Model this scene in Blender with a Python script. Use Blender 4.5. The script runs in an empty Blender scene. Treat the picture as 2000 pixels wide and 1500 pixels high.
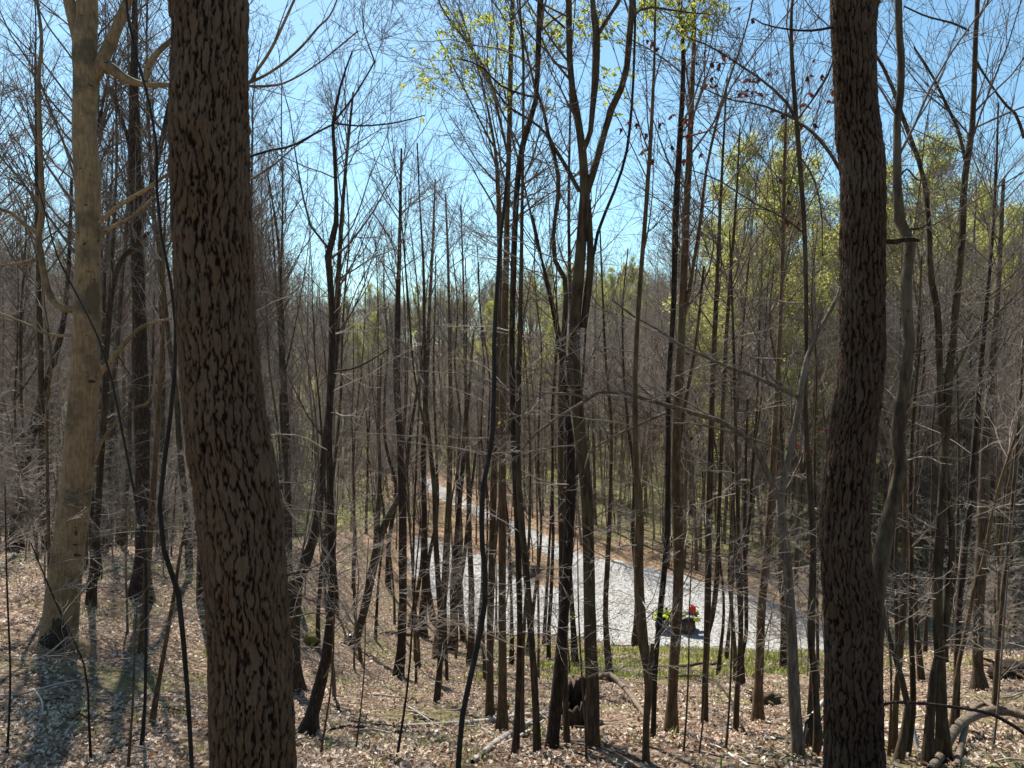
import bpy, bmesh, math, random
import numpy as np
from mathutils import Vector, Matrix
from mathutils.geometry import delaunay_2d_cdt

# ------------------------------------------------------------------ camera, sky, sun, exposure
SC = bpy.context.scene
COL = SC.collection
EYE = 13.0                                   # eye height above the gravel road in the valley
PIT = math.atan(50.0/1500.0)
cam_d = bpy.data.cameras.new('camera'); cam = bpy.data.objects.new('camera', cam_d); COL.objects.link(cam)
cam.location = (0, 0, EYE); cam.rotation_euler = (math.pi/2 - PIT, 0, 0)
cam_d.sensor_width = 36; cam_d.lens = 27.0; cam_d.clip_start = 0.05; cam_d.clip_end = 6000
SC.camera = cam

SUN_EL, SUN_AZ = math.radians(50), math.radians(-24)      # azimuth measured from the view axis (+Y), negative = left
W = bpy.data.worlds.new('World'); SC.world = W; W.use_nodes = True
nt = W.node_tree; nt.nodes.clear()
sky = nt.nodes.new('ShaderNodeTexSky'); sky.sky_type = 'NISHITA'; sky.sun_disc = False
sky.sun_elevation = SUN_EL; sky.sun_rotation = SUN_AZ
sky.altitude = 200; sky.air_density = 1.0; sky.dust_density = 0.55; sky.ozone_density = 1.0
bg = nt.nodes.new('ShaderNodeBackground'); bg.inputs['Strength'].default_value = 0.08
wo = nt.nodes.new('ShaderNodeOutputWorld')
tint = nt.nodes.new('ShaderNodeMixRGB'); tint.blend_type = 'MULTIPLY'; tint.inputs[0].default_value = 1.0; tint.inputs[2].default_value = (0.84, 1.09, 1.08, 1)   # the camera's cool white balance
nt.links.new(sky.outputs[0], tint.inputs[1]); nt.links.new(tint.outputs[0], bg.inputs[0]); nt.links.new(bg.outputs[0], wo.inputs[0])
sl = bpy.data.lights.new('sun', 'SUN'); sl.energy = 5.0; sl.angle = math.radians(0.5); sl.color = (1.0, 0.95, 0.87)
so = bpy.data.objects.new('sun', sl); COL.objects.link(so)
sdir = Vector((math.sin(SUN_AZ)*math.cos(SUN_EL), math.cos(SUN_AZ)*math.cos(SUN_EL), math.sin(SUN_EL)))
so.rotation_euler = sdir.to_track_quat('Z', 'Y').to_euler(); so.location = (0, 0, 60)
SC.view_settings.view_transform = 'Standard'; SC.view_settings.look = 'None'
SC.view_settings.exposure = 1.0; SC.view_settings.gamma = 1.0; SC.view_settings.use_curve_mapping = False
SC.render.engine = 'CYCLES'
SC.cycles.max_bounces = 6; SC.cycles.diffuse_bounces = 3; SC.cycles.transparent_max_bounces = 8

# ------------------------------------------------------------------ helpers
def rng_of(s): return np.random.default_rng(s)
def lin(c):                                   # sRGB 0..255 -> linear
    return tuple(((v/255)/12.92 if v/255 <= 0.04045 else ((v/255+0.055)/1.055)**2.4) for v in c)
def sstep(a, b, x):
    t = np.clip((x-a)/(b-a), 0, 1); return t*t*(3-2*t)
def norm(v): return v/np.maximum(np.linalg.norm(v, axis=-1, keepdims=True), 1e-9)

CP, SP = math.cos(PIT), math.sin(PIT)
def P(px, py, d):
    """the point seen at photo pixel (px, py) at forward depth d metres"""
    a, b = (px-1000)/1500*d, (750-py)/1500*d
    return np.array((a, d*CP + b*SP, EYE - d*SP + b*CP))
ROAD_PX = [(800, 1068), (803, 1110), (822, 1140), (868, 1188), (900, 1224), (960, 1238), (1040, 1240), (1100, 1246), (1200, 1258), (1300, 1264), (1400, 1279), (1500, 1285),
           (1570, 1294), (1640, 1300), (1690, 1288), (1640, 1240), (1560, 1192), (1500, 1172), (1430, 1156), (1350, 1130), (1280, 1114), (1200, 1096), (1150, 1085), (1110, 1074),
           (1080, 1057), (1040, 1035), (1000, 1017), (960, 1002), (930, 989), (900, 971), (860, 948), (828, 929), (812, 932), (815, 946), (850, 970), (890, 990), (930, 1007),
           (985, 1034), (1020, 1056), (1060, 1080), (1095, 1098), (1112, 1122), (1108, 1146), (1088, 1152), (1040, 1138), (1000, 1112), (930, 1084), (880, 1066), (840, 1052), (815, 1046)]
def road_pt(px, py):
    d = EYE/((py-700)/1500.0)
    for _ in range(6): q = P(px, py, d); d *= EYE/max(EYE-q[2], 0.1)
    return P(px, py, d)[:2]
ROAD = np.array([road_pt(*q) for q in ROAD_PX])
def inside(px, py, poly):
    c = np.zeros(np.shape(px), bool); n = len(poly)
    for i in range(n):
        x1, y1 = poly[i]; x2, y2 = poly[i-1]
        t = ((y1 > py) != (y2 > py)) & (px < (x2-x1)*(py-y1)/((y2-y1) if y2 != y1 else 1e-9) + x1); c ^= t
    return c
def road_dist(x, y):
    """metres from the road's edge, 0 on the road"""
    x = np.asarray(x, float); y = np.asarray(y, float); d = np.full(np.broadcast(x, y).shape, 1e9)
    for i in range(len(ROAD)):
        a, b = ROAD[i-1], ROAD[i]; e = b-a; t = np.clip(((x-a[0])*e[0]+(y-a[1])*e[1])/(e@e), 0, 1)
        d = np.minimum(d, np.hypot(x-a[0]-t*e[0], y-a[1]-t*e[1]))
    return np.where(inside(x, y, ROAD), 0.0, d)
def relief(x, y):
    return (0.10*np.sin(0.9*x+1.3*np.sin(0.5*y))*np.sin(0.7*y+0.8) + 0.05*np.sin(2.3*x+0.7*y)*np.sin(1.9*y-0.6*x)
            + 0.22*np.sin(0.23*x+1.1)*np.sin(0.19*y+0.4))
def height(x, y):
    x = np.asarray(x, float); y = np.asarray(y, float)
    if np.ndim(x) != np.ndim(y): x, y = np.broadcast_arrays(x, y)
    s = 0.20 + 0.135*sstep(-10, -2, x)
    line = 11.4 - s*y
    line = np.where(y < 0, 11.4 - 0.25*y, line)
    line = np.minimum(line, 17)
    r = np.hypot(x, y)
    v = 0.012*np.maximum(y-62, 0) + (15 + 5*np.sin(3.1*np.arctan2(x, np.abs(y)+1)+0.6)**2 + 3*np.sin(11*np.arctan2(x, np.abs(y)+1)+1))*sstep(120, 260, r) - 0.5*sstep(6, 14, x)*0
    v = v + 0.5*np.sin(0.05*x+1)*np.sin(0.045*y)*sstep(60, 100, r)
    k = 0.45
    m = np.log(np.exp(np.clip(line/k, -60, 60)) + np.exp(np.clip(v/k, -60, 60)))*k
    flat = sstep(0.8, 4.0, m-v) + sstep(62, 95, y)
    m = np.where(m-v < 0.05, v, m)
    m = m + relief(x, y)*np.clip(flat, 0, 1)*np.where(r < 3, 0.3, 1.0)
    if np.ndim(m) == 0:
        if 28 < y < 92: m = m*sstep(0.35, 2.2, road_dist(x, y))
        return m
    k = (y > 28) & (y < 92) & (np.abs(x) < 40)
    if k.any(): m = np.array(m); m[k] = m[k]*sstep(0.35, 2.2, road_dist(x[k], y[k]))
    return m

_dd = np.concatenate([np.arange(2, 40, 0.02), np.arange(40, 400, 0.2)])
def ground_depth(px, py):
    a, b = (px-1000)/1500*_dd, (750-py)/1500*_dd
    X, Y, Z = a, _dd*CP + b*SP, EYE - _dd*SP + b*CP
    hit = np.nonzero(Z <= height(X, Y))[0]
    return float(_dd[hit[0]]) if len(hit) else 200.0
def G(px, py, up=0.0):
    d = ground_depth(px, py); p = P(px, py, d); p[2] = height(p[0], p[1]) + up; return p
def to_px(p):
    p = np.asarray(p, float); rel = p - np.array((0, 0, EYE))
    d = rel[..., 1]*CP - rel[..., 2]*SP; b = rel[..., 1]*SP + rel[..., 2]*CP
    return 1000 + 1500*rel[..., 0]/d, 750 - 1500*b/d, d

# ------------------------------------------------------------------ materials
MATS = {}
def new_mat(name):
    m = bpy.data.materials.new(name); m.use_nodes = True; MATS[name] = m
    n = m.node_tree; n.nodes.clear()
    out = n.nodes.new('ShaderNodeOutputMaterial'); b = n.nodes.new('ShaderNodeBsdfPrincipled')
    n.links.new(b.outputs[0], out.inputs[0])
    return m, n, b, out
def N(n, t, **kw):
    x = n.nodes.new(t)
    for k, v in kw.items():
        if k in x.inputs: x.inputs[k].default_value = v
        else: setattr(x, k, v)
    return x
def ramp(n, stops):
    r = n.nodes.new('ShaderNodeValToRGB'); e = r.color_ramp.elements
    while len(e) < len(stops): e.new(0.5)
    for i, (p, c) in enumerate(stops): e[i].position = p; e[i].color = (*c, 1)
    return r
def plain(name, col, rough=0.6, metal=0.0, spec=0.5, vary=0.12, scale=20):
    m, n, b, o = new_mat(name)
    tc = N(n, 'ShaderNodeTexCoord'); ns = N(n, 'ShaderNodeTexNoise', Scale=scale, Detail=4.0)
    n.links.new(tc.outputs['Object'], ns.inputs['Vector'])
    r = ramp(n, [(0.3, tuple(c*(1-vary) for c in col)), (0.7, tuple(min(1, c*(1+vary)) for c in col))])
    n.links.new(ns.outputs['Fac'], r.inputs[0]); n.links.new(r.outputs[0], b.inputs['Base Color'])
    b.inputs['Roughness'].default_value = rough; b.inputs['Metallic'].default_value = metal
    b.inputs['Specular IOR Level'].default_value = spec
    return m
def bark(name, dark, mid, light, sc=(30, 30, 5), bump=0.6, dist=0.02, patch=None, patch_amt=0.5, spots=None):
    """bark: streaky noise for grain, an optional broad second colour (lichen, algae) and optional dark scars"""
    m, n, b, o = new_mat(name)
    tc = N(n, 'ShaderNodeTexCoord'); oi = N(n, 'ShaderNodeObjectInfo')
    mp = N(n, 'ShaderNodeMapping'); mp.inputs['Scale'].default_value = sc
    n.links.new(tc.outputs['Object'], mp.inputs['Vector'])
    ns = N(n, 'ShaderNodeTexNoise', Scale=1.0, Detail=8.0, Roughness=0.65); n.links.new(mp.outputs[0], ns.inputs['Vector'])
    r = ramp(n, [(0.32, dark), (0.52, mid), (0.72, light)]); n.links.new(ns.outputs['Fac'], r.inputs[0])
    col = r.outputs[0]
    if patch:
        n2 = N(n, 'ShaderNodeTexNoise', Scale=2.3, Detail=5.0, Roughness=0.6); n.links.new(tc.outputs['Object'], n2.inputs['Vector'])
        r2 = ramp(n, [(0.47, (0, 0, 0)), (0.62, (patch_amt,)*3)]); n.links.new(n2.outputs['Fac'], r2.inputs[0])
        mx = N(n, 'ShaderNodeMixRGB'); mx.inputs[2].default_value = (*patch, 1)
        n.links.new(r2.outputs[0], mx.inputs[0]); n.links.new(col, mx.inputs[1]); col = mx.outputs[0]
    if spots:
        m3 = N(n, 'ShaderNodeMapping'); m3.inputs['Scale'].default_value = spots
        n.links.new(tc.outputs['Object'], m3.inputs['Vector'])
        n3 = N(n, 'ShaderNodeTexNoise', Scale=1.0, Detail=3.0); n.links.new(m3.outputs[0], n3.inputs['Vector'])
        r3 = ramp(n, [(0.66, (0, 0, 0)), (0.72, (0.9,)*3)]); n.links.new(n3.outputs['Fac'], r3.inputs[0])
        mx = N(n, 'ShaderNodeMixRGB'); mx.inputs[2].default_value = (0.03, 0.022, 0.017, 1)
        n.links.new(r3.outputs[0], mx.inputs[0]); n.links.new(col, mx.inputs[1]); col = mx.outputs[0]
    hs = N(n, 'ShaderNodeHueSaturation'); n.links.new(col, hs.inputs['Color'])
    mr = N(n, 'ShaderNodeMapRange'); mr.inputs['To Min'].default_value = 0.8; mr.inputs['To Max'].default_value = 1.2
    n.links.new(oi.outputs['Random'], mr.inputs[0]); n.links.new(mr.outputs[0], hs.inputs['Value'])
    n.links.new(hs.outputs[0], b.inputs['Base Color'])
    bp = N(n, 'ShaderNodeBump', Strength=bump, Distance=dist); n.links.new(ns.outputs['Fac'], bp.inputs['Height'])
    n.links.new(bp.outputs[0], b.inputs['Normal'])
    b.inputs['Roughness'].default_value = 0.85; b.inputs['Specular IOR Level'].default_value = 0.25
    return m
bark('bark_brown', (0.0135, 0.007838, 0.004725), (0.05625, 0.0342, 0.01823), (0.1275, 0.08407, 0.04725), patch=(0.0975, 0.08194, 0.0405), patch_amt=0.6, spots=(14, 14, 30))
bark('bark_grey', (0.018, 0.01187, 0.007286), (0.0684, 0.04609, 0.02716), (0.1512, 0.1083, 0.06624), patch=(0.1224, 0.1013, 0.06624), patch_amt=0.6, spots=(14, 14, 22))
bark('bark_warm', (0.02975, 0.01615, 0.007267), (0.09775, 0.0578, 0.02746), (0.187, 0.1232, 0.0646), sc=(34, 34, 7), patch=(0.153, 0.119, 0.0646), patch_amt=0.5, spots=(9, 9, 26))
bark('bark_dark', (0.010, 0.006, 0.005), (0.04, 0.025, 0.016), (0.13, 0.085, 0.055), sc=(40, 40, 9), bump=0.9, dist=0.03)
bark('bark_vine', (0.012, 0.011, 0.01), (0.03, 0.026, 0.022), (0.06, 0.05, 0.042), sc=(50, 50, 8))
bark('bark_beech', (0.135, 0.086, 0.042), (0.25, 0.165, 0.085), (0.34, 0.24, 0.135), sc=(34, 34, 6), bump=0.5, dist=0.012,
     patch=(0.085, 0.065, 0.038), patch_amt=0.85, spots=(8, 8, 20))
bark('twig', (0.0806, 0.05803, 0.04514), (0.1451, 0.1088, 0.08463), (0.2176, 0.1693, 0.137), sc=(4, 4, 4), bump=0.0)
bark('twig_pale', (0.1938, 0.1575, 0.1266), (0.2907, 0.2422, 0.1978), (0.3876, 0.3311, 0.2769), sc=(4, 4, 4), bump=0.0)
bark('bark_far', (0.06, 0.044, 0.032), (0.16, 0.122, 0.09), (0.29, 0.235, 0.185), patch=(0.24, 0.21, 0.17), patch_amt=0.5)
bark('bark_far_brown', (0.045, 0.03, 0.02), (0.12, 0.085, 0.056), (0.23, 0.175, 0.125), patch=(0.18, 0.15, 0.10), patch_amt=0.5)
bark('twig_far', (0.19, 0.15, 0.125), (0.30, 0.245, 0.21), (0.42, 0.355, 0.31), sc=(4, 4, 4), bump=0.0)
bark('dead_wood', (0.22, 0.19, 0.16), (0.36, 0.32, 0.27), (0.5, 0.46, 0.4), sc=(40, 40, 40), bump=0.3, dist=0.005)
bark('dead_wood_white', (0.45, 0.43, 0.40), (0.6, 0.58, 0.54), (0.7, 0.68, 0.65), sc=(30, 30, 30), bump=0.2, dist=0.004)
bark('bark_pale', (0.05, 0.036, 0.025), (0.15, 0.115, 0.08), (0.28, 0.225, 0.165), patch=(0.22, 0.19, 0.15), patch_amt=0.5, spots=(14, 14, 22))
bark('bark_driftwood', (0.05, 0.035, 0.024), (0.17, 0.125, 0.085), (0.34, 0.27, 0.20), sc=(30, 30, 30), bump=0.5, dist=0.01)
bark('rotten_wood', (0.015, 0.011, 0.008), (0.05, 0.034, 0.022), (0.11, 0.075, 0.045), sc=(26, 26, 8), bump=1.0, dist=0.03)
plain('moss', (0.16, 0.15, 0.03), rough=0.95, vary=0.5, scale=40)

def plated(name, furrow, plate, lichen, fmix):
    """bark whose plates and furrows are modelled; the 'plate' attribute says which is which (inner bark is redder than the worn plate face)"""
    m, n, b, o = new_mat(name)
    at = N(n, 'ShaderNodeAttribute', attribute_name='plate'); tc = N(n, 'ShaderNodeTexCoord')
    mp = N(n, 'ShaderNodeMapping'); mp.inputs['Scale'].default_value = (95, 95, 28)
    n.links.new(tc.outputs['Object'], mp.inputs['Vector'])
    ns = N(n, 'ShaderNodeTexNoise', Scale=1.0, Detail=8.0, Roughness=0.7); n.links.new(mp.outputs[0], ns.inputs['Vector'])
    ad = N(n, 'ShaderNodeMath', operation='MULTIPLY_ADD'); n.links.new(ns.outputs['Fac'], ad.inputs[0]); ad.inputs[1].default_value = 0.95
    n.links.new(at.outputs['Fac'], ad.inputs[2])
    r = ramp(n, [(0.3, furrow), (0.62, fmix), (0.95, plate), (1.0, plate)]); 
    sb = N(n, 'ShaderNodeMath', operation='MULTIPLY'); n.links.new(ad.outputs[0], sb.inputs[0]); sb.inputs[1].default_value = 0.66
    n.links.new(sb.outputs[0], r.inputs[0])
    n2 = N(n, 'ShaderNodeTexNoise', Scale=2.0, Detail=6.0, Roughness=0.65); n.links.new(tc.outputs['Object'], n2.inputs['Vector'])
    r2 = ramp(n, [(0.45, (0, 0, 0)), (0.65, (0.7, 0.7, 0.7))]); n.links.new(n2.outputs['Fac'], r2.inputs[0])
    ml = N(n, 'ShaderNodeMath', operation='MULTIPLY'); n.links.new(r2.outputs[0], ml.inputs[0]); n.links.new(at.outputs['Fac'], ml.inputs[1])
    mx = N(n, 'ShaderNodeMixRGB'); mx.inputs[2].default_value = (*lichen, 1)
    n.links.new(ml.outputs[0], mx.inputs[0]); n.links.new(r.outputs[0], mx.inputs[1]); n.links.new(mx.outputs[0], b.inputs['Base Color'])
    bp = N(n, 'ShaderNodeBump', Strength=1.0, Distance=0.02); n.links.new(ns.outputs['Fac'], bp.inputs['Height']); n.links.new(bp.outputs[0], b.inputs['Normal'])
    b.inputs['Roughness'].default_value = 0.9; b.inputs['Specular IOR Level'].default_value = 0.2
plated('bark_plated', (0.009, 0.0045, 0.003), (0.165, 0.101, 0.057), (0.20, 0.15, 0.102), (0.042, 0.020, 0.010))
plated('bark_plated_dark', (0.006, 0.0035, 0.0025), (0.10, 0.06, 0.036), (0.15, 0.11, 0.077), (0.024, 0.013, 0.008))

def leafmat(name, stops, trans=0.5, attr='tint'):
    m, n, b, o = new_mat(name)
    at = N(n, 'ShaderNodeAttribute', attribute_name=attr); r = ramp(n, stops); r.color_ramp.interpolation = 'LINEAR'
    n.links.new(at.outputs['Fac'], r.inputs[0]); n.links.new(r.outputs[0], b.inputs['Base Color'])
    b.inputs['Roughness'].default_value = 0.55; b.inputs['Specular IOR Level'].default_value = 0.35
    tr = N(n, 'ShaderNodeBsdfTranslucent'); n.links.new(r.outputs[0], tr.inputs['Color'])
    mx = N(n, 'ShaderNodeMixShader'); mx.inputs[0].default_value = trans
    n.links.new(b.outputs[0], mx.inputs[1]); n.links.new(tr.outputs[0], mx.inputs[2]); n.links.new(mx.outputs[0], o.inputs[0])
leafmat('leaf_litter', [(0, (0.09, 0.05, 0.03)), (0.28, (0.24, 0.155, 0.095)), (0.55, (0.44, 0.325, 0.225)), (0.8, (0.62, 0.50, 0.38)), (0.94, (0.76, 0.67, 0.57)), (0.96, (0.28, 0.09, 0.03)), (1, (0.36, 0.15, 0.05))], 0.2)
leafmat('leaf_spring', [(0, (0.22, 0.27, 0.03)), (0.6, (0.42, 0.45, 0.06)), (1, (0.55, 0.50, 0.10))], 0.65)
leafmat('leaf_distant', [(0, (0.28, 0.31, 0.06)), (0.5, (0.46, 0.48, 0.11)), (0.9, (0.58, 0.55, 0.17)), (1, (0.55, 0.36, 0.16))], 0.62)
leafmat('leaf_red', [(0, (0.06, 0.014, 0.010)), (1, (0.22, 0.07, 0.04))], 0.35)
leafmat('bud_red', [(0, (0.35, 0.01, 0.015)), (1, (0.5, 0.03, 0.03))], 0.4)
leafmat('grass_green', [(0, (0.14, 0.17, 0.03)), (0.6, (0.28, 0.32, 0.07)), (1, (0.42, 0.42, 0.14))], 0.5)

def ground_mat():
    m, n, b, o = new_mat('leafy_ground')
    tc = N(n, 'ShaderNodeTexCoord')
    v1 = N(n, 'ShaderNodeTexVoronoi', Scale=11.0, Randomness=1.0); n1 = N(n, 'ShaderNodeTexNoise', Scale=26.0, Detail=6.0, Roughness=0.7)
    n2 = N(n, 'ShaderNodeTexNoise', Scale=0.35, Detail=5.0, Roughness=0.6)
    for q in (v1, n1, n2): n.links.new(tc.outputs['Object'], q.inputs['Vector'])
    sp = N(n, 'ShaderNodeSeparateColor'); n.links.new(v1.outputs['Color'], sp.inputs[0])
    r1 = ramp(n, [(0.0, (0.08, 0.046, 0.028)), (0.4, (0.19, 0.122, 0.078)), (0.75, (0.34, 0.24, 0.165)), (1.0, (0.46, 0.35, 0.26))])
    n.links.new(sp.outputs[0], r1.inputs[0])
    mx = N(n, 'ShaderNodeMixRGB', blend_type='MULTIPLY'); mx.inputs[0].default_value = 0.8
    r2 = ramp(n, [(0.3, (0.35, 0.33, 0.32)), (0.65, (1, 1, 1))]); n.links.new(n1.outputs['Fac'], r2.inputs[0])
    n.links.new(r1.outputs[0], mx.inputs[1]); n.links.new(r2.outputs[0], mx.inputs[2])
    r3 = ramp(n, [(0.5, (0, 0, 0)), (0.62, (0.55,)*3)]); n.links.new(n2.outputs['Fac'], r3.inputs[0])
    mg = N(n, 'ShaderNodeMixRGB'); mg.inputs[2].default_value = (0.16, 0.17, 0.05, 1)
    n.links.new(r3.outputs[0], mg.inputs[0]); n.links.new(mx.outputs[0], mg.inputs[1]); n4 = N(n, 'ShaderNodeTexNoise', Scale=1.3, Detail=6.0, Roughness=0.7); n.links.new(tc.outputs['Object'], n4.inputs['Vector'])
    def cover(attr, cols, prev, amt):
        at = N(n, 'ShaderNodeAttribute', attribute_name=attr); rr = ramp(n, [(0.35, (0, 0, 0)), (0.6, (amt,)*3)]); n.links.new(n4.outputs['Fac'], rr.inputs[0])
        ml = N(n, 'ShaderNodeMath', operation='MULTIPLY'); n.links.new(at.outputs['Fac'], ml.inputs[0]); n.links.new(rr.outputs[0], ml.inputs[1])
        cr = ramp(n, [(0.3, cols[0]), (0.7, cols[1])]); n.links.new(n1.outputs['Fac'], cr.inputs[0])
        mm = N(n, 'ShaderNodeMixRGB'); n.links.new(ml.outputs[0], mm.inputs[0]); n.links.new(prev, mm.inputs[1]); n.links.new(cr.outputs[0], mm.inputs[2]); return mm.outputs[0]
    c_ = cover('green', ((0.10, 0.125, 0.03), (0.27, 0.30, 0.085)), mg.outputs[0], 0.9); c_ = cover('bank', ((0.20, 0.115, 0.06), (0.48, 0.31, 0.18)), c_, 0.95)
    n.links.new(c_, b.inputs['Base Color'])
    bp = N(n, 'ShaderNodeBump', Strength=0.9, Distance=0.05); n.links.new(n1.outputs['Fac'], bp.inputs['Height']); n.links.new(bp.outputs[0], b.inputs['Normal'])
    b.inputs['Roughness'].default_value = 0.9; b.inputs['Specular IOR Level'].default_value = 0.2
ground_mat()
def gravel_mat():
    m, n, b, o = new_mat('gravel')
    tc = N(n, 'ShaderNodeTexCoord')
    v1 = N(n, 'ShaderNodeTexVoronoi', Scale=9.0); v2 = N(n, 'ShaderNodeTexVoronoi', Scale=22.0); n2 = N(n, 'ShaderNodeTexNoise', Scale=0.6, Detail=5.0)
    n3 = N(n, 'ShaderNodeTexNoise', Scale=5.0, Detail=6.0, Roughness=0.75)
    for q in (v1, v2, n2, n3): n.links.new(tc.outputs['Object'], q.inputs['Vector'])
    s1 = N(n, 'ShaderNodeSeparateColor'); n.links.new(v1.outputs['Color'], s1.inputs[0])
    s2 = N(n, 'ShaderNodeSeparateColor'); n.links.new(v2.outputs['Color'], s2.inputs[0])
    ad = N(n, 'ShaderNodeMath', operation='ADD'); n.links.new(s1.outputs[0], ad.inputs[0]); n.links.new(s2.outputs[0], ad.inputs[1])
    a2 = N(n, 'ShaderNodeMath', operation='ADD'); n.links.new(ad.outputs[0], a2.inputs[0]); n.links.new(n3.outputs['Fac'], a2.inputs[1])
    hf = N(n, 'ShaderNodeMath', operation='MULTIPLY'); hf.inputs[1].default_value = 0.4; n.links.new(a2.outputs[0], hf.inputs[0])
    r = ramp(n, [(0.2, (0.15, 0.145, 0.138)), (0.45, (0.28, 0.273, 0.26)), (0.8, (0.41, 0.403, 0.385))]); n.links.new(hf.outputs[0], r.inputs[0])
    r3 = ramp(n, [(0.42, (0, 0, 0)), (0.68, (0.5,)*3)]); n.links.new(n2.outputs['Fac'], r3.inputs[0])
    mg = N(n, 'ShaderNodeMixRGB'); mg.inputs[2].default_value = (0.28, 0.25, 0.215, 1)
    n.links.new(r3.outputs[0], mg.inputs[0]); n.links.new(r.outputs[0], mg.inputs[1]); n.links.new(mg.outputs[0], b.inputs['Base Color'])
    bp = N(n, 'ShaderNodeBump', Strength=0.8, Distance=0.04); n.links.new(hf.outputs[0], bp.inputs['Height']); n.links.new(bp.outputs[0], b.inputs['Normal'])
    b.inputs['Roughness'].default_value = 0.9
gravel_mat()
plain('bank_litter', (0.34, 0.20, 0.115), rough=0.95, vary=0.5, scale=9)

# ------------------------------------------------------------------ objects
def tag(o, label, cat, group=None):
    o['label'] = label; o['category'] = cat
    if group: o['group'] = group
    return o
def empty(name, loc, label, cat, group=None):
    o = bpy.data.objects.new(name, None); COL.objects.link(o); o.location = loc; o.empty_display_size = 0.2
    return tag(o, label, cat, group)
def mesh(name, verts, faces, mat, parent=None, smooth=True, attrs=None, origin=None, link=True):
    """verts (n,3), faces (m,k) numpy -> linked object; attrs: {name: per-vertex float}"""
    me = bpy.data.meshes.new(name)
    v = np.asarray(verts, np.float32)
    if origin is not None: v = v - np.asarray(origin, np.float32)
    f = np.asarray(faces, np.int32); m, k = f.shape
    me.vertices.add(len(v)); me.vertices.foreach_set('co', v.ravel())
    me.loops.add(m*k); me.loops.foreach_set('vertex_index', f.ravel())
    me.polygons.add(m); me.polygons.foreach_set('loop_start', np.arange(0, m*k, k, dtype=np.int32))
    try: me.polygons.foreach_set('loop_total', np.full(m, k, np.int32))
    except Exception: pass
    me.polygons.foreach_set('use_smooth', np.full(m, smooth, bool))
    me.update(calc_edges=True)
    for an, av in (attrs or {}).items():
        a = me.attributes.new(an, 'FLOAT', 'POINT'); a.data.foreach_set('value', np.asarray(av, np.float32))
    if isinstance(mat, str): mat = MATS[mat]
    me.materials.append(mat)
    o = bpy.data.objects.new(name, me)
    if link: COL.objects.link(o)
    if parent: o.parent = parent
    return o

def tubes(pts, rad, S, rng=None, rough=0.0):
    """(n,K,3) centre lines with (n,K) radii -> tube verts and quads"""
    pts = np.asarray(pts, float); rad = np.asarray(rad, float)
    n, K, _ = pts.shape
    T = np.empty_like(pts); T[:, 1:-1] = pts[:, 2:]-pts[:, :-2]; T[:, 0] = pts[:, 1]-pts[:, 0]; T[:, -1] = pts[:, -1]-pts[:, -2]
    T = norm(T)
    main = norm(pts[:, -1]-pts[:, 0])
    ref = np.where(np.abs(main[:, 2:3]) > 0.7, np.array([[1., 0.13, 0]]), np.array([[0.1, 0, 1.]]))
    A = norm(np.cross(T, ref[:, None, :])); B = np.cross(T, A)
    th = np.arange(S)*2*math.pi/S
    rr = rad[:, :, None]*np.ones(S)
    if rough and rng is not None:
        ph = rng.uniform(0, 6.28, (n, 4, 1, 1)); kk = np.arange(K)[None, :, None]
        rr = rr*(1 + rough*(np.sin(2*th+ph[:, 0]+kk*0.35) + 0.7*np.sin(3*th+ph[:, 1]-kk*0.6) + 0.5*np.sin(ph[:, 2]+kk*1.3+th)))
        rr = rr*(1+rough*0.5*rng.normal(size=rr.shape))
    V = pts[:, :, None, :] + rr[..., None]*(np.cos(th)[:, None]*A[:, :, None, :] + np.sin(th)[:, None]*B[:, :, None, :])
    i = np.arange(n)[:, None, None]*K*S; k = np.arange(K-1)[None, :, None]*S; s = np.arange(S)[None, None, :]; s2 = (s+1) % S
    F = np.stack([i+k+s, i+k+s2, i+k+S+s2, i+k+S+s], -1).reshape(-1, 4)
    return V.reshape(-1, 3), F
def join(parts):
    vs, fs, o = [], [], 0
    for v, f in parts: vs.append(v); fs.append(f+o); o += len(v)
    return np.concatenate(vs), np.concatenate(fs)
def caps(pts, rad, S, V):
    return V
def resample(p, r, K):
    """smooth (Catmull-Rom) resampling of one polyline with radii"""
    p = np.asarray(p, float); r = np.asarray(r, float)
    if len(p) == 2: t = np.linspace(0, 1, K)[:, None]; return p[0]*(1-t)+p[1]*t, r[0]*(1-t[:, 0])+r[1]*t[:, 0]
    q = np.vstack([2*p[0]-p[1], p, 2*p[-1]-p[-2]]); rq = np.concatenate([[r[0]], r, [r[-1]]])
    seg = np.linalg.norm(np.diff(p, axis=0), axis=1); cum = np.concatenate([[0], np.cumsum(seg)])
    s = np.linspace(0, cum[-1], K); i = np.clip(np.searchsorted(cum, s, side='right')-1, 0, len(p)-2)
    t = ((s-cum[i])/np.maximum(seg[i], 1e-9))[:, None]
    a, b, c, d = q[i], q[i+1], q[i+2], q[i+3]
    out = 0.5*(2*b + (c-a)*t + (2*a-5*b+4*c-d)*t*t + (3*b-a-3*c+d)*t**3)
    return out, rq[i+1]*(1-t[:, 0]) + rq[i+2]*t[:, 0]

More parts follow.
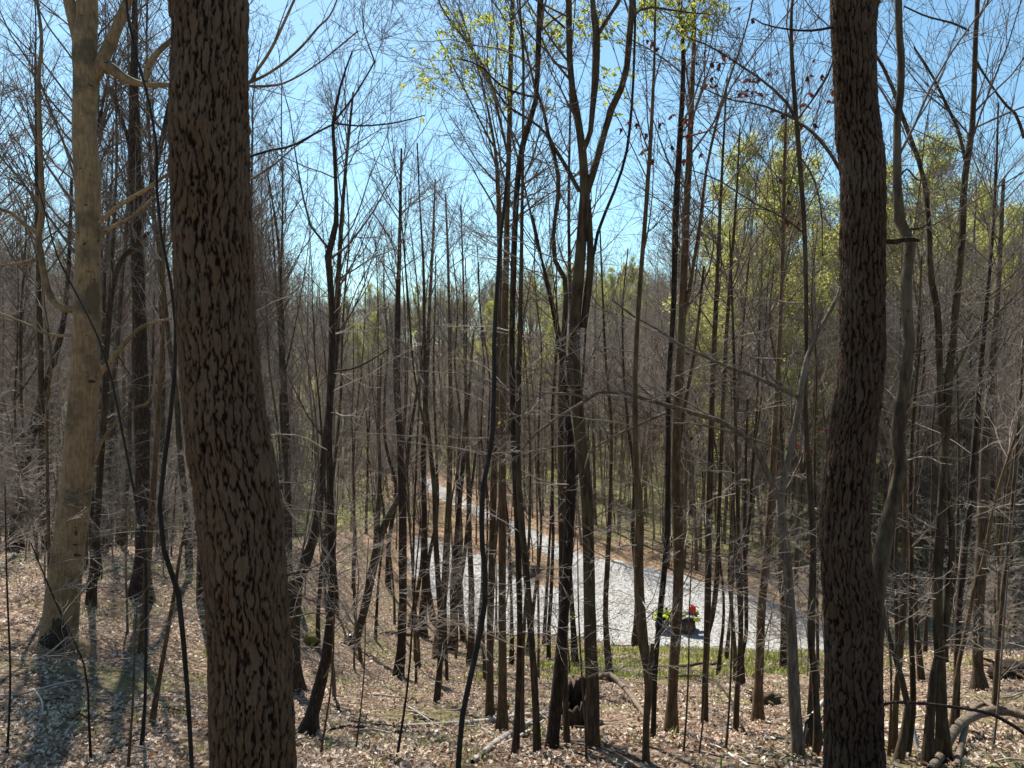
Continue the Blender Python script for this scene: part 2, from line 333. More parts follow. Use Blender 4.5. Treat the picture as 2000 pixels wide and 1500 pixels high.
def grow(rng, P0, D0, L, K, wob, up, zig=0.0):
    n = len(P0); pts = np.empty((n, K, 3)); pts[:, 0] = P0; d = norm(np.asarray(D0, float)); st = (np.asarray(L)/(K-1))[:, None]
    z = norm(np.cross(d, rng.normal(size=(n, 3))))
    for k in range(1, K):
        d = norm(d + rng.normal(size=(n, 3))*wob + np.array((0, 0, up)))
        dd = norm(d + z*zig*(1 if k % 2 else -1))
        pts[:, k] = pts[:, k-1] + dd*st
    return pts
def children(rng, pts, rad, per, t0, ang, angsd, lr, flat=0.0, tpow=1.0):
    """start points, directions, lengths and radii of side shoots along the given centre lines"""
    n, K, _ = pts.shape; idx = np.repeat(np.arange(n), per); m = len(idx)
    t = t0 + (1-t0)*rng.random(m)**tpow; f = t*(K-1); k = np.minimum(f.astype(int), K-2); u = (f-k)[:, None]
    p = pts[idx, k]*(1-u) + pts[idx, k+1]*u; T = norm(pts[idx, k+1]-pts[idx, k])
    q = rng.normal(size=(m, 3)); q[:, 2] *= (1-flat); q = norm(q - T*(q*T).sum(1, keepdims=True))
    a = np.radians(rng.normal(ang, angsd, m))[:, None]
    D = norm(T*np.cos(a) + q*np.sin(a)); plen = np.linalg.norm(pts[:, -1]-pts[:, 0], axis=1)[idx]
    L = plen*lr*(1-0.55*t)*rng.uniform(0.5, 1.25, m)
    R = (rad[idx, k]*(1-u[:, 0]) + rad[idx, k+1]*u[:, 0])
    return p, D, L, R
def taper(r0, K, end=0.25): return r0[:, None]*np.linspace(1, end, K)[None, :]

def twiggery(rng, P0, D0, L, R, per2=6, per3=5, wob=0.13, up=0.05, ang=38, lr2=0.5, lr3=0.55, rmin=0.0022, flat=0.0, zig=0.0, K=(7, 5, 3), S1=4, level3=True):
    """branches with side shoots and twigs; returns tube parts and the twig tips"""
    b = grow(rng, P0, D0, L, K[0], wob, up, zig*0.5); br = np.maximum(taper(R, K[0], 0.22), rmin)
    parts = [tubes(b, br, S1)]
    p, D, l, r = children(rng, b, br, per2, 0.15, ang, 12, lr2, flat)
    c = grow(rng, p, D, l, K[1], wob*1.2, up*1.2, zig); cr = np.maximum(taper(np.minimum(r*0.6, 0.02), K[1], 0.4), rmin)
    parts.append(tubes(c, cr, 3)); tips = c
    if level3:
        p, D, l, r = children(rng, c, cr, per3, 0.1, ang+4, 14, lr3, flat)
        e = grow(rng, p, D, l, K[2], wob*1.3, up, zig); er = np.maximum(taper(r*0.7, K[2], 0.5), rmin*0.85)
        parts.append(tubes(e, er, 3)); tips = e
    return parts, tips

def leaves_at(rng, pos, size, droop=0.2, n_axis=None, narrow=0.5):
    """one folded leaf (6 verts, 2 quads) per position"""
    n = len(pos); a = norm(rng.normal(size=(n, 3))*np.array((1, 1, 0.6)) + np.array((0, 0, -droop)))
    s = norm(np.cross(a, rng.normal(size=(n, 3)))); u = np.cross(a, s)
    L = (size*rng.uniform(0.6, 1.3, n))[:, None]; w = L*narrow*0.5; fold = L*0.12
    b0 = pos; tip = pos+a*L; m = pos+a*L*0.5
    l1 = pos+a*L*0.35+s*w+u*fold; l2 = pos+a*L*0.8+s*w*0.55+u*fold; r1 = pos+a*L*0.35-s*w+u*fold; r2 = pos+a*L*0.8-s*w*0.55+u*fold
    V = np.stack([b0, l1, l2, tip, r2, r1], 1).reshape(-1, 3); i = np.arange(n)[:, None]*6
    F = np.concatenate([i+np.array([[0, 1, 2, 3]]), i+np.array([[0, 3, 4, 5]])])
    return V, F, np.repeat(rng.random(n), 6)

# ------------------------------------------------------------------ ground, road
def axis(lo, hi, n, c=0.0, k=4.0):
    t = np.linspace(-1, 1, n); s = np.sinh(k*t)/math.sinh(k)
    return np.where(s < 0, c + (c-lo)*s, c + (hi-c)*s)
def ground_cover(X, Y):
    """where grass and low green herbs grow (the valley floor beyond the road) and where needles lie along the road's far bank"""
    d = road_dist(X, Y); g = sstep(4, 9, d)*sstep(44, 52, Y)*(1-sstep(150, 230, np.hypot(X, Y)))
    b = (1-sstep(2.2, 4.5, d))*(Y > 37)*(d > 0)
    return {'green': g.ravel(), 'bank': b.ravel()}
gx = axis(-1300, 1300, 300, 0, 6.2); gy = axis(-700, 1500, 400, 16, 5.6)
XX, YY = np.meshgrid(gx, gy); ZZ = height(XX, YY)
nx, ny = len(gx), len(gy)
ii = (np.arange(ny-1)[:, None]*nx + np.arange(nx-1)[None, :]).ravel()
g = mesh('ground', np.stack([XX, YY, ZZ], -1).reshape(-1, 3), np.stack([ii, ii+1, ii+1+nx, ii+nx], 1), 'leafy_ground', attrs=ground_cover(XX, YY)); g['kind'] = 'structure'

def near_road(x, y, m=0.6):
    return any(inside(np.array([x+dx]), np.array([y+dy]), ROAD)[0] for dx, dy in ((0, 0), (m, 0), (-m, 0), (0, m), (0, -m)))
def road():
    r = rng_of(5); out = []
    for i in range(len(ROAD)):
        a, b = ROAD[i], ROAD[(i+1) % len(ROAD)]; k = max(2, int(np.linalg.norm(b-a)/0.3))
        for j in range(k):
            q = a + (b-a)*j/k; out.append(q + r.normal(size=2)*np.array((0.16, 0.22)))
    n = len(out); vs, es, fs, *_ = delaunay_2d_cdt([Vector((q[0], q[1])) for q in out], [(k, (k+1) % n) for k in range(n)], [], 0, 1e-5)
    tri = [f for f in fs if len(f) == 3 and inside(np.array([sum(vs[q].x for q in f)/3]), np.array([sum(vs[q].y for q in f)/3]), np.array(out))[0]]
    me = bpy.data.meshes.new('gravel_road'); me.from_pydata([(q.x, q.y, 0.035) for q in vs], [], tri); me.update(); me.materials.append(MATS['gravel'])
    o = bpy.data.objects.new('gravel_road', me); COL.objects.link(o); o['kind'] = 'structure'
road()

# gravel stones lying loose on the road: uncountable
def stones():
    r = rng_of(11); n = 16000
    lo, hi = ROAD.min(0), ROAD.max(0); q = r.uniform(lo, (hi[0], 62), (n*3, 2)); q = q[inside(q[:, 0], q[:, 1], ROAD)][:n]
    m = len(q); s = r.uniform(0.02, 0.055, m)[:, None, None]
    base = np.array([(1, 0, 0), (0, 1, 0), (-1, 0, 0), (0, -1, 0), (0, 0, 0.8)], float)
    a = r.uniform(0, 6.28, m); R = np.zeros((m, 3, 3)); R[:, 0, 0] = np.cos(a); R[:, 0, 1] = -np.sin(a); R[:, 1, 0] = np.sin(a); R[:, 1, 1] = np.cos(a); R[:, 2, 2] = 1
    V = np.einsum('mij,vj->mvi', R, base)*s*r.uniform(0.6, 1.3, (m, 5, 3)); V += np.concatenate([q, np.full((m, 1), 0.035)], 1)[:, None, :]
    i = np.arange(m)[:, None, None]*5; F = (i + np.array([[[0, 1, 4], [1, 2, 4], [2, 3, 4], [3, 0, 4]]])).reshape(-1, 3)
    o = mesh('gravel', V.reshape(-1, 3), F, 'gravel', smooth=False); o['kind'] = 'stuff'
stones()

# ------------------------------------------------------------------ traced trees (photo pixels x, y and width -> places on the slope)
def stem3(pts, d, r, lean=0.0, wob=0.0):
    out, rad = [], []
    for i, (x, y, w) in enumerate(pts):
        di = d + lean*(pts[0][1]-y)/1500*d
        if wob: di += wob*math.sin(i*1.7 + r)
        out.append(P(x, y, di)); rad.append(w/2/1500*di)
    return out, rad
def to_ground(p, r, flare=1.6, sink=0.25):
    """carry a stem on down to the ground below its lowest traced point, with a root flare"""
    p = [np.array(q) for q in p]; r = list(r); h = float(height(p[0][0], p[0][1])); drop = p[0][2]-h
    if drop > 0.3:
        d = norm(p[0]-p[1]); d = norm(np.array((d[0]*0.5, d[1]*0.5, -1.0)))
        q = p[0] + d*(drop+0.05); q[2] = float(height(q[0], q[1]))
        p.insert(0, q + np.array((0, 0, 0.35))); r.insert(0, r[0]*1.08); p.insert(0, q); r.insert(0, r[1]*flare)
    else: r[0] *= flare
    b = p[0].copy(); b[2] = min(b[2], float(height(b[0], b[1]))) - sink; p.insert(0, b); r.insert(0, r[0]*1.1)
    return p, r
def extend_up(p, r, ext, rng, end=0.25):
    d = norm(p[-1]-p[-2]); d = norm(d*0.6 + np.array((0, 0, 0.6)))
    p = list(p); r = list(r); r0 = r[-1]; q = p[-1]
    for k in range(1, 4):
        d = norm(d + rng.normal(size=3)*0.08 + np.array((0, 0, 0.05))); q = q + d*ext/3; p.append(q); r.append(r0*(1-(1-end)*k/3))
    return p, r

def vnoise(nu, nv, gu, gv, r):
    """smooth noise on a sheet that closes round the trunk"""
    g = r.random((gu, gv+2)); U = np.arange(nu)/nu*gu; V = np.linspace(0, gv-0.001, nv); iu = U.astype(int); iv = V.astype(int)
    a = U-iu; b = V-iv; a = (a*a*(3-2*a))[None, :]; b = (b*b*(3-2*b))[:, None]; i2 = (iu+1) % gu
    q = lambda x, y: g[x][:, y].T
    return (q(iu, iv)*(1-a)+q(i2, iv)*a)*(1-b) + (q(iu, iv+1)*(1-a)+q(i2, iv+1)*a)*b - 0.5
def plate_pattern(nu, nv, ua, va, seed, lo=0.03, hi=0.24):
    """plates as warped cells in a grid that closes round the trunk; ua cells round, va cells up"""
    r = rng_of(seed); jit = r.random((ua, va+4, 2))
    U, Vv = np.meshgrid(np.arange(nu)/nu*ua, np.linspace(0, va, nv))
    wu = 1.3*vnoise(nu, nv, max(3, ua//5), va//2, r) + 0.8*vnoise(nu, nv, ua//2, va, r) + 0.6*vnoise(nu, nv, ua*2, va*4, r) + 0.35*vnoise(nu, nv, ua*4, va*10, r)
    wv = 0.9*vnoise(nu, nv, ua//2, va, r) + 0.5*vnoise(nu, nv, ua*2, va*3, r) + 0.25*vnoise(nu, nv, ua*4, va*8, r)
    u = U+wu; v = np.clip(Vv+wv+1, 0, va+2.5); iu = np.floor(u).astype(int); iv = np.floor(v).astype(int)
    f1 = np.full(U.shape, 9.0); f2 = np.full(U.shape, 9.0); cid = np.zeros(U.shape); c1 = np.zeros(U.shape, int); c2 = np.zeros(U.shape, int)
    for a in (-1, 0, 1):
        for b in (-1, 0, 1):
            cu, cv = iu+a, iv+b; j = jit[cu % ua, np.clip(cv, 0, va+3)]
            du = np.abs(cu+0.5+0.55*(j[..., 0]-0.5)-u); dv = np.abs(cv+0.5+0.8*(j[..., 1]-0.5)+0.5*(cu % 2)-v)
            d = np.maximum(du, dv*0.85)*0.6+0.4*np.hypot(du, dv); nearer = d < f1; second = ~nearer & (d < f2)
            f2 = np.where(nearer, f1, np.where(second, d, f2)); c2 = np.where(nearer, c1, np.where(second, cu, c2))
            cid = np.where(nearer, j[..., 0], cid); c1 = np.where(nearer, cu, c1); f1 = np.where(nearer, d, f1)
    rag = 0.08*vnoise(nu, nv, ua*5, va*9, r) + 0.10*vnoise(nu, nv, ua, va*2, r)
    lat = c1 != c2; e = np.where(lat, sstep(lo, hi, f2-f1+rag), 0.12+0.88*sstep(-0.01, 0.11, f2-f1+rag*0.7))
    flake = 0.5*vnoise(nu, nv, ua*3, va*14, r) + 0.5*vnoise(nu, nv, ua*6, va*22, r) + 0.6*vnoise(nu, nv, ua*2, va*5, r)
    return e, np.clip(cid*0.7 + 0.3 + flake*0.6, 0, 1)
def plated_trunk(root, pts, rad, nu, nv, ua, va, depth, seed, mat):
    rng = rng_of(seed); c, r = resample(pts, rad, nv)
    T = np.gradient(c, axis=0); T = norm(T); ref = np.array([[1., 0.1, 0]]); A = norm(np.cross(T, ref)); B = np.cross(T, A)
    th = np.arange(nu)*2*math.pi/nu
    e, cid = plate_pattern(nu, nv, ua, va, seed)
    fine = rng.normal(size=(nv, nu)); fine = (fine + np.roll(fine, 1, 0) + np.roll(fine, -1, 0) + np.roll(fine, 2, 0))*0.0011
    tt, kk = np.meshgrid(th, np.arange(nv)/nv)
    lump = 0.03*np.sin(3*tt+9*kk+seed)+0.02*np.sin(2*tt-17*kk)+0.012*np.sin(5*tt+31*kk)
    R = r[:, None]*(1+lump) - depth*(1-e) + depth*0.6*(cid-0.6)*e + fine
    V = c[:, None, :] + R[..., None]*(np.cos(th)[None, :, None]*A[:, None, :] + np.sin(th)[None, :, None]*B[:, None, :])
    k = np.arange(nv-1)[:, None]*nu; s = np.arange(nu)[None, :]; s2 = (s+1) % nu
    F = np.stack([k+s, k+s2, k+nu+s2, k+nu+s], -1).reshape(-1, 4)
    return mesh('trunk', V.reshape(-1, 3), F, mat, root, origin=root.location, attrs={'plate': (e*(0.75+0.25*cid)).ravel()})

def find(label_part): return [o for o in SC.objects if label_part in str(o.get('label', ''))][0]
def lumps(name, mat, parent, c, rx, ry, rz, seed, sub=4, rough=0.3):
    bm = bmesh.new(); bmesh.ops.create_icosphere(bm, subdivisions=sub, radius=1.0); rg = rng_of(seed); k = rg.normal(size=(6, 3))*2.2; ph = rg.uniform(0, 6.28, 6)
    for v in bm.verts:
        q = np.array(v.co); f = 1 + rough*sum(math.sin(float(k[i]@q)+ph[i])/(1+i*0.5) for i in range(6))*0.5
        f *= 1 + 0.10*math.sin(17*q[0]+ph[0])*math.sin(19*q[1]+ph[1])*math.sin(15*q[2]+ph[2]) + 0.05*rg.normal()
        v.co = Vector((q[0]*rx*f, q[1]*ry*f, q[2]*rz*f)) + Vector(c)
    me = bpy.data.meshes.new(name); bm.to_mesh(me); bm.free(); me.polygons.foreach_set('use_smooth', np.ones(len(me.polygons), bool)); me.materials.append(MATS[mat])
    o = bpy.data.objects.new(name, me); COL.objects.link(o); o.parent = parent; return o
TRACED = []
def traced(name, label, cat, stems, d=None, mat='bark_brown', crown=(), low=0, ext=4.0, S=10, lean=0.0, seed=None, tw='twig', group=None, K=None, wob=0.0, plate=None, ymin_twig=0, ground=True, rough=0.06, limb_d=None, rmin=0.0022):
    """stems[0] is the trunk, the others its limbs; crown = (topmost y of bare bole, number of branches, length in metres)"""
    seed = seed if seed is not None else len(TRACED)*17+3; rng = rng_of(seed); TRACED.append(name)
    if d is None: d = ground_depth(stems[0][0][0], stems[0][0][1])
    lines = []
    for i, st in enumerate(stems):
        p, r = stem3(st, d, seed+i, lean, wob)
        if i == 0 and ground: p, r = to_ground(p, r)
        if st[-1][1] <= 8: p, r = extend_up(p, r, ext*(1 if i == 0 else 0.7), rng)
        lines.append((p, r))
    base = lines[0][0][0]; root = empty(name, (base[0], base[1], float(height(base[0], base[1]))), label, cat, group)
    if plate: plated_trunk(root, *lines[0], *plate)
    res = []
    for i, (p, r) in enumerate(lines):
        k = max(8, min(60, int(np.linalg.norm(np.diff(np.array(p), axis=0), axis=1).sum()/0.22))) if K is None else K
        c, rr = resample(p, r, k); res.append((c, rr))
        if i == 0 and plate: continue
        v, f = tubes(c[None], rr[None], S if i == 0 else max(6, S-3), rng, rough)
        mesh(('stem' if cat in ('vine', 'sapling') else 'trunk') if i == 0 else 'branch', v, f, mat, root, origin=root.location)
    if crown:
        y0, nb, L = crown; C, R, Tn, wt = [], [], [], []
        for c, rr in res:
            t = norm(np.gradient(c, axis=0)); _, yy, _ = to_px(c); ok = (yy < y0) & (rr > 0.002); ok[-1] = True
            C.append(c[ok]); R.append(rr[ok]); Tn.append(t[ok])
        C, R, Tn = np.concatenate(C), np.concatenate(R), np.concatenate(Tn)
        i = rng.integers(0, len(C), nb); q = rng.normal(size=(nb, 3)); q[:, 2] *= 0.2; q = norm(q - Tn[i]*(q*Tn[i]).sum(1, keepdims=True))
        a = np.radians(rng.normal(42, 11, nb))[:, None]; D = Tn[i]*np.cos(a)+q*np.sin(a)
        off = rng.normal(size=(nb, 1))*0.12
        parts, tips = twiggery(rng, C[i]+Tn[i]*off, D, L*rng.uniform(0.5, 1.15, nb), np.minimum(R[i]*0.4, 0.016), per2=7, per3=5, up=0.07, ang=36, rmin=rmin)
        v, f = join(parts); mesh('crown', v, f, tw, root, origin=root.location)
    low = int(low*(0.95 if stems[0][0][0] < 1300 else 0.6))
    if low:
        c, rr = res[0]; t = norm(np.gradient(c, axis=0)); _, yy, _ = to_px(c); k = np.nonzero((yy > (crown[0] if crown else 300)) & (yy < 1330))[0]
        if len(k):
            i = rng.choice(k, low); a = rng.uniform(0, 6.28, low); D = np.stack([np.cos(a), np.sin(a), rng.uniform(-0.1, 0.7, low)], 1)
            parts, _ = twiggery(rng, c[i], D, rng.uniform(0.4, 1.7, low), np.minimum(rr[i]*0.3, 0.007), per2=6, per3=4, up=0.02, ang=45, zig=0.14, rmin=0.0019, flat=0.5)
            v, f = join(parts); o = mesh('sprays', v, f, 'twig_pale' if tw != 'twig_dark' else 'twig', root, origin=root.location); o['kind'] = 'stuff'
    return root, res, d

# the two big rough trunks in front
t1 = [(505, 1840, 200), (500, 1660, 172), (495, 1500, 158), (490, 1333, 152), (482, 1167, 151), (467, 1000, 157), (437, 800, 151), (424, 667, 146), (413, 460, 149), (407, 250, 147), (409, 100, 142), (410, 0, 140), (408, -80, 138)]
traced('rough_barked_tree', 'thick tree with tawny plated bark, the stoutest trunk, between the pale beech and the gravel', 'tree', [t1], d=3.5, ext=9,
       plate=(300, 950, 29, 104, 0.013, 41, 'bark_plated'), crown=(-60, 14, 3.0), limb_d=3.5)
t2 = [(1667, 1690, 128), (1667, 1500, 109), (1666, 1333, 103), (1665, 1200, 105), (1652, 1100, 92), (1651, 1000, 91), (1665, 867, 87), (1673, 800, 86), (1685, 690, 84), (1684, 600, 82), (1686, 500, 82), (1686, 333, 82), (1679, 267, 83), (1671, 170, 75), (1668, 60, 80), (1669, 0, 86), (1668, -80, 82)]
traced('rough_barked_tree', 'dark furrowed trunk rising right of the quad bike, with a twisting stem pressed against it', 'tree',
       [t2, [(1716, 470, 9), (1745, 472, 10), (1775, 467, 9), (1795, 470, 7)], [(1630, 52, 6), (1600, 58, 5), (1565, 60, 4), (1500, 50, 3), (1470, 35, 2)]], d=5.0, ext=9,
       plate=(224, 950, 26, 100, 0.014, 77, 'bark_plated_dark'), crown=(-60, 14, 3.0), mat='bark_dark')
traced('twisted_tree', 'grooved dark stem twisting up close against the furrowed trunk by the road end', 'tree',
       [[(1700, 1420, 40), (1704, 1250, 38), (1708, 1170, 36), (1718, 1100, 34), (1740, 1000, 28), (1753, 950, 25), (1760, 905, 24), (1752, 850, 24), (1758, 800, 22), (1773, 700, 20), (1776, 650, 20), (1768, 570, 20), (1776, 500, 18), (1779, 465, 22), (1765, 440, 24), (1754, 415, 19), (1753, 330, 16), (1752, 240, 15), (1761, 150, 15), (1756, 60, 14), (1754, 0, 14)],
        [(1772, 690, 6), (1795, 686, 4), (1810, 684, 3)], [(1777, 448, 6), (1800, 445, 4), (1815, 435, 3)], [(1757, 345, 5), (1772, 330, 4), (1790, 350, 3), (1812, 352, 2)]], d=5.6, mat='bark_grey', crown=(330, 12, 1.8), ext=3)

# pale beech and its limbs
traced('beech_tree', 'pale smooth beech with dark branch scars, standing alone at the slope edge', 'tree',
       [[(112, 1275, 84), (114, 1250, 72), (118, 1210, 66), (125, 1150, 62), (133, 1080, 58), (143, 1000, 57), (150, 950, 56), (158, 850, 55), (165, 750, 53), (168, 667, 52), (170, 600, 50), (172, 500, 44), (172, 400, 44), (170, 330, 48), (165, 250, 43), (168, 150, 46), (165, 100, 46), (168, 50, 40), (170, 0, 38)],
        [(160, 90, 30), (145, 40, 24), (135, 0, 22), (125, -60, 18)],
        [(178, 160, 26), (192, 135, 26), (215, 85, 23), (240, 25, 18), (258, -40, 15)],
        [(196, 125, 20), (215, 132, 24), (243, 152, 17), (280, 165, 11), (335, 166, 9), (400, 168, 8), (480, 165, 7), (500, 140, 6), (530, 95, 6), (570, 10, 5), (590, -40, 4)],
        [(480, 165, 6), (530, 140, 5), (580, 100, 5), (620, 55, 4), (655, 8, 3)],
        [(470, 168, 5), (520, 168, 5), (560, 160, 4), (620, 125, 3), (700, 60, 3)],
        [(283, 158, 12), (292, 125, 12), (310, 100, 11), (335, 78, 10), (360, 50, 8), (420, -20, 6)],
        [(146, 604, 15), (125, 602, 14), (104, 588, 13), (90, 555, 13), (82, 510, 12), (75, 465, 12), (82, 420, 12), (82, 380, 10), (79, 300, 9), (77, 220, 8), (76, 150, 7), (81, 70, 6), (72, 0, 5)],
        [(190, 735, 13), (205, 718, 10), (232, 685, 9), (268, 645, 7), (300, 630, 6), (335, 622, 5)],
        [(184, 905, 7), (195, 870, 7), (210, 845, 6), (238, 815, 6), (268, 795, 6), (285, 790, 6), (299, 768, 5), (302, 735, 4), (298, 700, 3)],
        [(192, 435, 9), (240, 397, 8), (285, 370, 7), (335, 335, 6)], [(195, 460, 8), (225, 440, 7), (255, 425, 6), (300, 385, 5)],
        [(130, 842, 3), (95, 822, 3), (60, 804, 3), (0, 787, 3)], [(142, 655, 6), (95, 653, 6), (45, 630, 5), (0, 612, 4)],
        [(72, 455, 9), (50, 440, 8), (25, 418, 7), (0, 408, 6)], [(80, 505, 6), (40, 514, 6), (0, 519, 5)]],
       mat='bark_beech', crown=(350, 34, 2.4), ext=6, S=22, K=70, rough=0.018)

def rotten_foot():
    b = find('pale smooth beech'); rng = rng_of(7); a0 = -1.45; dB = ground_depth(112, 1275)
    for k, (x, y, w, h) in enumerate(((160, 545, 7, 3), (163, 570, 12, 4), (172, 610, 9, 3), (150, 852, 13, 4), (153, 862, 8, 6), (128, 955, 6, 4), (149, 1040, 5, 9), (143, 1064, 22, 3), (150, 1084, 14, 4), (112, 1203, 9, 3), (120, 1210, 6, 3), (147, 985, 10, 5), (160, 720, 26, 4), (178, 745, 16, 7), (168, 400, 8, 4), (166, 330, 9, 3), (165, 475, 9, 9), (140, 930, 5, 3), (155, 900, 5, 4))):
        p = P(x, y, dB-0.155) - np.array(b.location); q = 1/1500*dB/2; lumps('branch_scar', 'rotten_wood', b, p, w*q, 0.02, h*q, 300+k, sub=2, rough=0.5)
    for k, (da, w, h) in enumerate(((0.0, 0.16, 0.26), (0.45, 0.12, 0.36), (-0.5, 0.10, 0.14))):
        a = a0+da; R = 0.23; lumps('rotten_patch', 'rotten_wood', b, (R*math.cos(a), R*math.sin(a), 0.04+h*0.3), w, 0.09, h, 70+k, sub=4)
traced('hanging_vine', 'long black woody vine hanging in bends close to the plated trunk', 'vine',
       [[(376, 1560, 9), (375, 1500, 9), (366, 1350, 9), (358, 1250, 10), (350, 1165, 11), (328, 1105, 10), (315, 1050, 9), (311, 1000, 9), (318, 925, 9), (331, 830, 8), (340, 740, 8), (344, 650, 7), (335, 560, 6), (318, 480, 5), (307, 380, 5), (306, 300, 5), (303, 235, 5), (285, 180, 4), (262, 90, 5), (246, 0, 5)]], d=3.9, mat='bark_vine', ext=2, S=8, rough=0.03)
traced('hanging_vine', 'thin dark vine slanting across the pale beech', 'vine',
       [[(277, 1455, 6), (283, 1380, 6), (285, 1230, 6), (284, 1090, 6), (270, 1000, 6), (258, 940, 5), (238, 840, 5), (220, 750, 5), (190, 655, 4), (150, 575, 4), (112, 500, 3), (90, 420, 3), (55, 300, 2)]], mat='bark_vine', ext=2, S=7, rough=0.03)
traced('hanging_vine', 'black vine with a wide S bend standing before the cluster of slim poles', 'vine',
       [[(893, 1560, 10), (895, 1500, 10), (903, 1400, 11), (921, 1315, 11), (937, 1240, 11), (948, 1165, 11), (947, 1105, 11), (940, 1040, 10), (944, 940, 10), (960, 870, 10), (965, 750, 9), (965, 660, 8), (970, 580, 8), (976, 480, 7), (985, 400, 6), (990, 340, 5)]], d=6.2, mat='bark_vine', S=8, rough=0.03)
traced('hanging_vine', 'thin dark vine hanging in a long bow beside the forked tree', 'vine',
       [[(1150, 585, 6), (1160, 490, 6), (1172, 440, 7), (1195, 385, 6), (1215, 330, 6), (1228, 270, 6), (1237, 150, 5), (1240, 0, 5)]], d=8.0, mat='bark_vine', S=7, rough=0.03, ground=False, ext=1.5)

# left part of the slope
traced('dark_tree', 'stout dark tree behind the slanting vine, upright among thin stems', 'tree',
       [[(272, 1168, 34), (277, 1100, 28), (279, 1000, 27), (276, 800, 27), (271, 600, 26), (266, 450, 24), (263, 300, 20), (262, 150, 15), (262, 0, 10)],
        [(268, 470, 10), (290, 380, 10), (315, 280, 9), (340, 160, 8)], [(265, 320, 8), (240, 240, 7), (215, 170, 6)]], mat='bark_dark', crown=(420, 26, 3.2), low=10)
traced('sapling', 'light brown sapling in front of the stout dark tree', 'sapling',
       [[(277, 1278, 12), (283, 1190, 13), (292, 1050, 13), (300, 950, 11), (310, 800, 9), (318, 650, 7), (320, 480, 5), (330, 300, 3)]], mat='bark_warm', crown=(700, 14, 1.5), low=14, tw='twig_pale')
traced('slim_tree', 'slim brown tree just behind the pale beech', 'tree',
       [[(178, 1182, 16), (183, 1100, 13), (194, 950, 12), (203, 800, 11), (210, 650, 11), (220, 560, 10), (236, 510, 9), (262, 480, 8), (290, 455, 6)], [(212, 620, 7), (222, 450, 6), (228, 300, 5), (225, 120, 4)]], mat='bark_brown', crown=(650, 18, 2.2), low=12)
traced('leaning_tree', 'dark tree leaning over at the far left edge of the slope', 'tree',
       [[(28, 1075, 22), (32, 1030, 19), (42, 940, 18), (62, 850, 17), (82, 780, 16), (105, 705, 12), (125, 620, 9), (135, 500, 7), (140, 350, 5)]], mat='bark_dark', crown=(640, 16, 2.6), low=8)
traced('sapling', 'thin wavy sapling left of the pale beech', 'sapling',
       [[(96, 1190, 6), (96, 1100, 6), (93, 950, 6), (92, 800, 6), (100, 700, 5), (85, 580, 4), (80, 450, 3)]], mat='bark_warm', crown=(800, 12, 1.3), low=10, tw='twig_pale')
traced('sapling', 'short brown stem leaning right beside the long black vine', 'sapling',
       [[(298, 1412, 8), (312, 1320, 8), (328, 1230, 8), (342, 1150, 7), (352, 1080, 6), (362, 1030, 5)]], mat='bark_warm', low=4)

# broken snag with the pale leaning stem, sinuous tree, leaning pair
traced('snag', 'broken blackened stump with a pale stem leaning out of its top', 'tree',
       [[(583, 1350, 24), (577, 1310, 25), (571, 1250, 27), (573, 1190, 28), (577, 1145, 27), (580, 1118, 22)],
        [(583, 1135, 22), (597, 1100, 21), (610, 1060, 18), (620, 1010, 17), (629, 920, 16), (637, 850, 14), (648, 760, 11), (656, 680, 11), (660, 560, 10), (668, 420, 8), (678, 300, 6), (690, 180, 4)],
        [(571, 1130, 9), (566, 1115, 6), (563, 1108, 3)]], mat='rotten_wood', crown=(700, 26, 2.6), low=12)
traced('crooked_tree', 'crooked dark tree with a kinked stem and curving foot, right of the plated trunk', 'tree',
       [[(600, 1432, 32), (607, 1405, 28), (622, 1350, 25), (636, 1290, 20), (644, 1230, 18), (649, 1150, 17), (648, 1080, 16), (645, 1000, 15), (645, 930, 14), (642, 860, 14), (645, 760, 13), (649, 650, 12), (646, 560, 12), (641, 490, 13), (654, 455, 12), (657, 400, 8), (653, 300, 7), (650, 245, 7), (660, 190, 5), (672, 145, 4), (688, 100, 3)],
        [(651, 240, 4), (690, 190, 4), (715, 150, 3), (733, 112, 4), (712, 75, 2), (708, 20, 2)], [(652, 242, 4), (620, 258, 4), (570, 285, 5), (530, 293, 5), (480, 308, 6)], [(652, 240, 4), (700, 246, 3), (770, 240, 3), (830, 225, 2)],
        [(648, 725, 4), (690, 720, 4), (730, 700, 3), (760, 680, 3)]], mat='bark_dark', crown=(520, 20, 1.8), low=14)
traced('leaning_tree', 'grey tree leaning right from a dark hollow foot, halfway down the slope', 'tree',
       [[(690, 1262, 16), (700, 1235, 15), (715, 1175, 17), (728, 1110, 17), (740, 1060, 15), (755, 1015, 13), (772, 985, 11), (790, 940, 9), (800, 860, 7), (812, 780, 5), (830, 690, 3)],
        [(728, 1110, 12), (735, 1060, 11), (738, 1000, 10), (742, 930, 8), (740, 830, 6), (745, 700, 4)]], mat='bark_grey', crown=(1000, 24, 2.2), low=10)
traced('slim_tree', 'straight dark brown tree between the leaning grey tree and the gravel', 'tree',
       [[(778, 1322, 16), (784, 1260, 17), (787, 1150, 16), (786, 1000, 15), (781, 850, 14), (775, 750, 13), (777, 600, 11), (780, 500, 8), (782, 400, 6), (784, 290, 4)]], mat='bark_dark', crown=(620, 26, 2.6), low=14)
traced('slim_tree', 'dark stem with a hooked foot at the left rim of the gravel', 'tree',
       [[(820, 1240, 22), (826, 1200, 15), (830, 1130, 12), (829, 1000, 11), (827, 880, 10), (833, 760, 8), (838, 620, 7), (845, 480, 5), (850, 350, 3)]], mat='bark_dark', crown=(760, 24, 2.8), low=6)
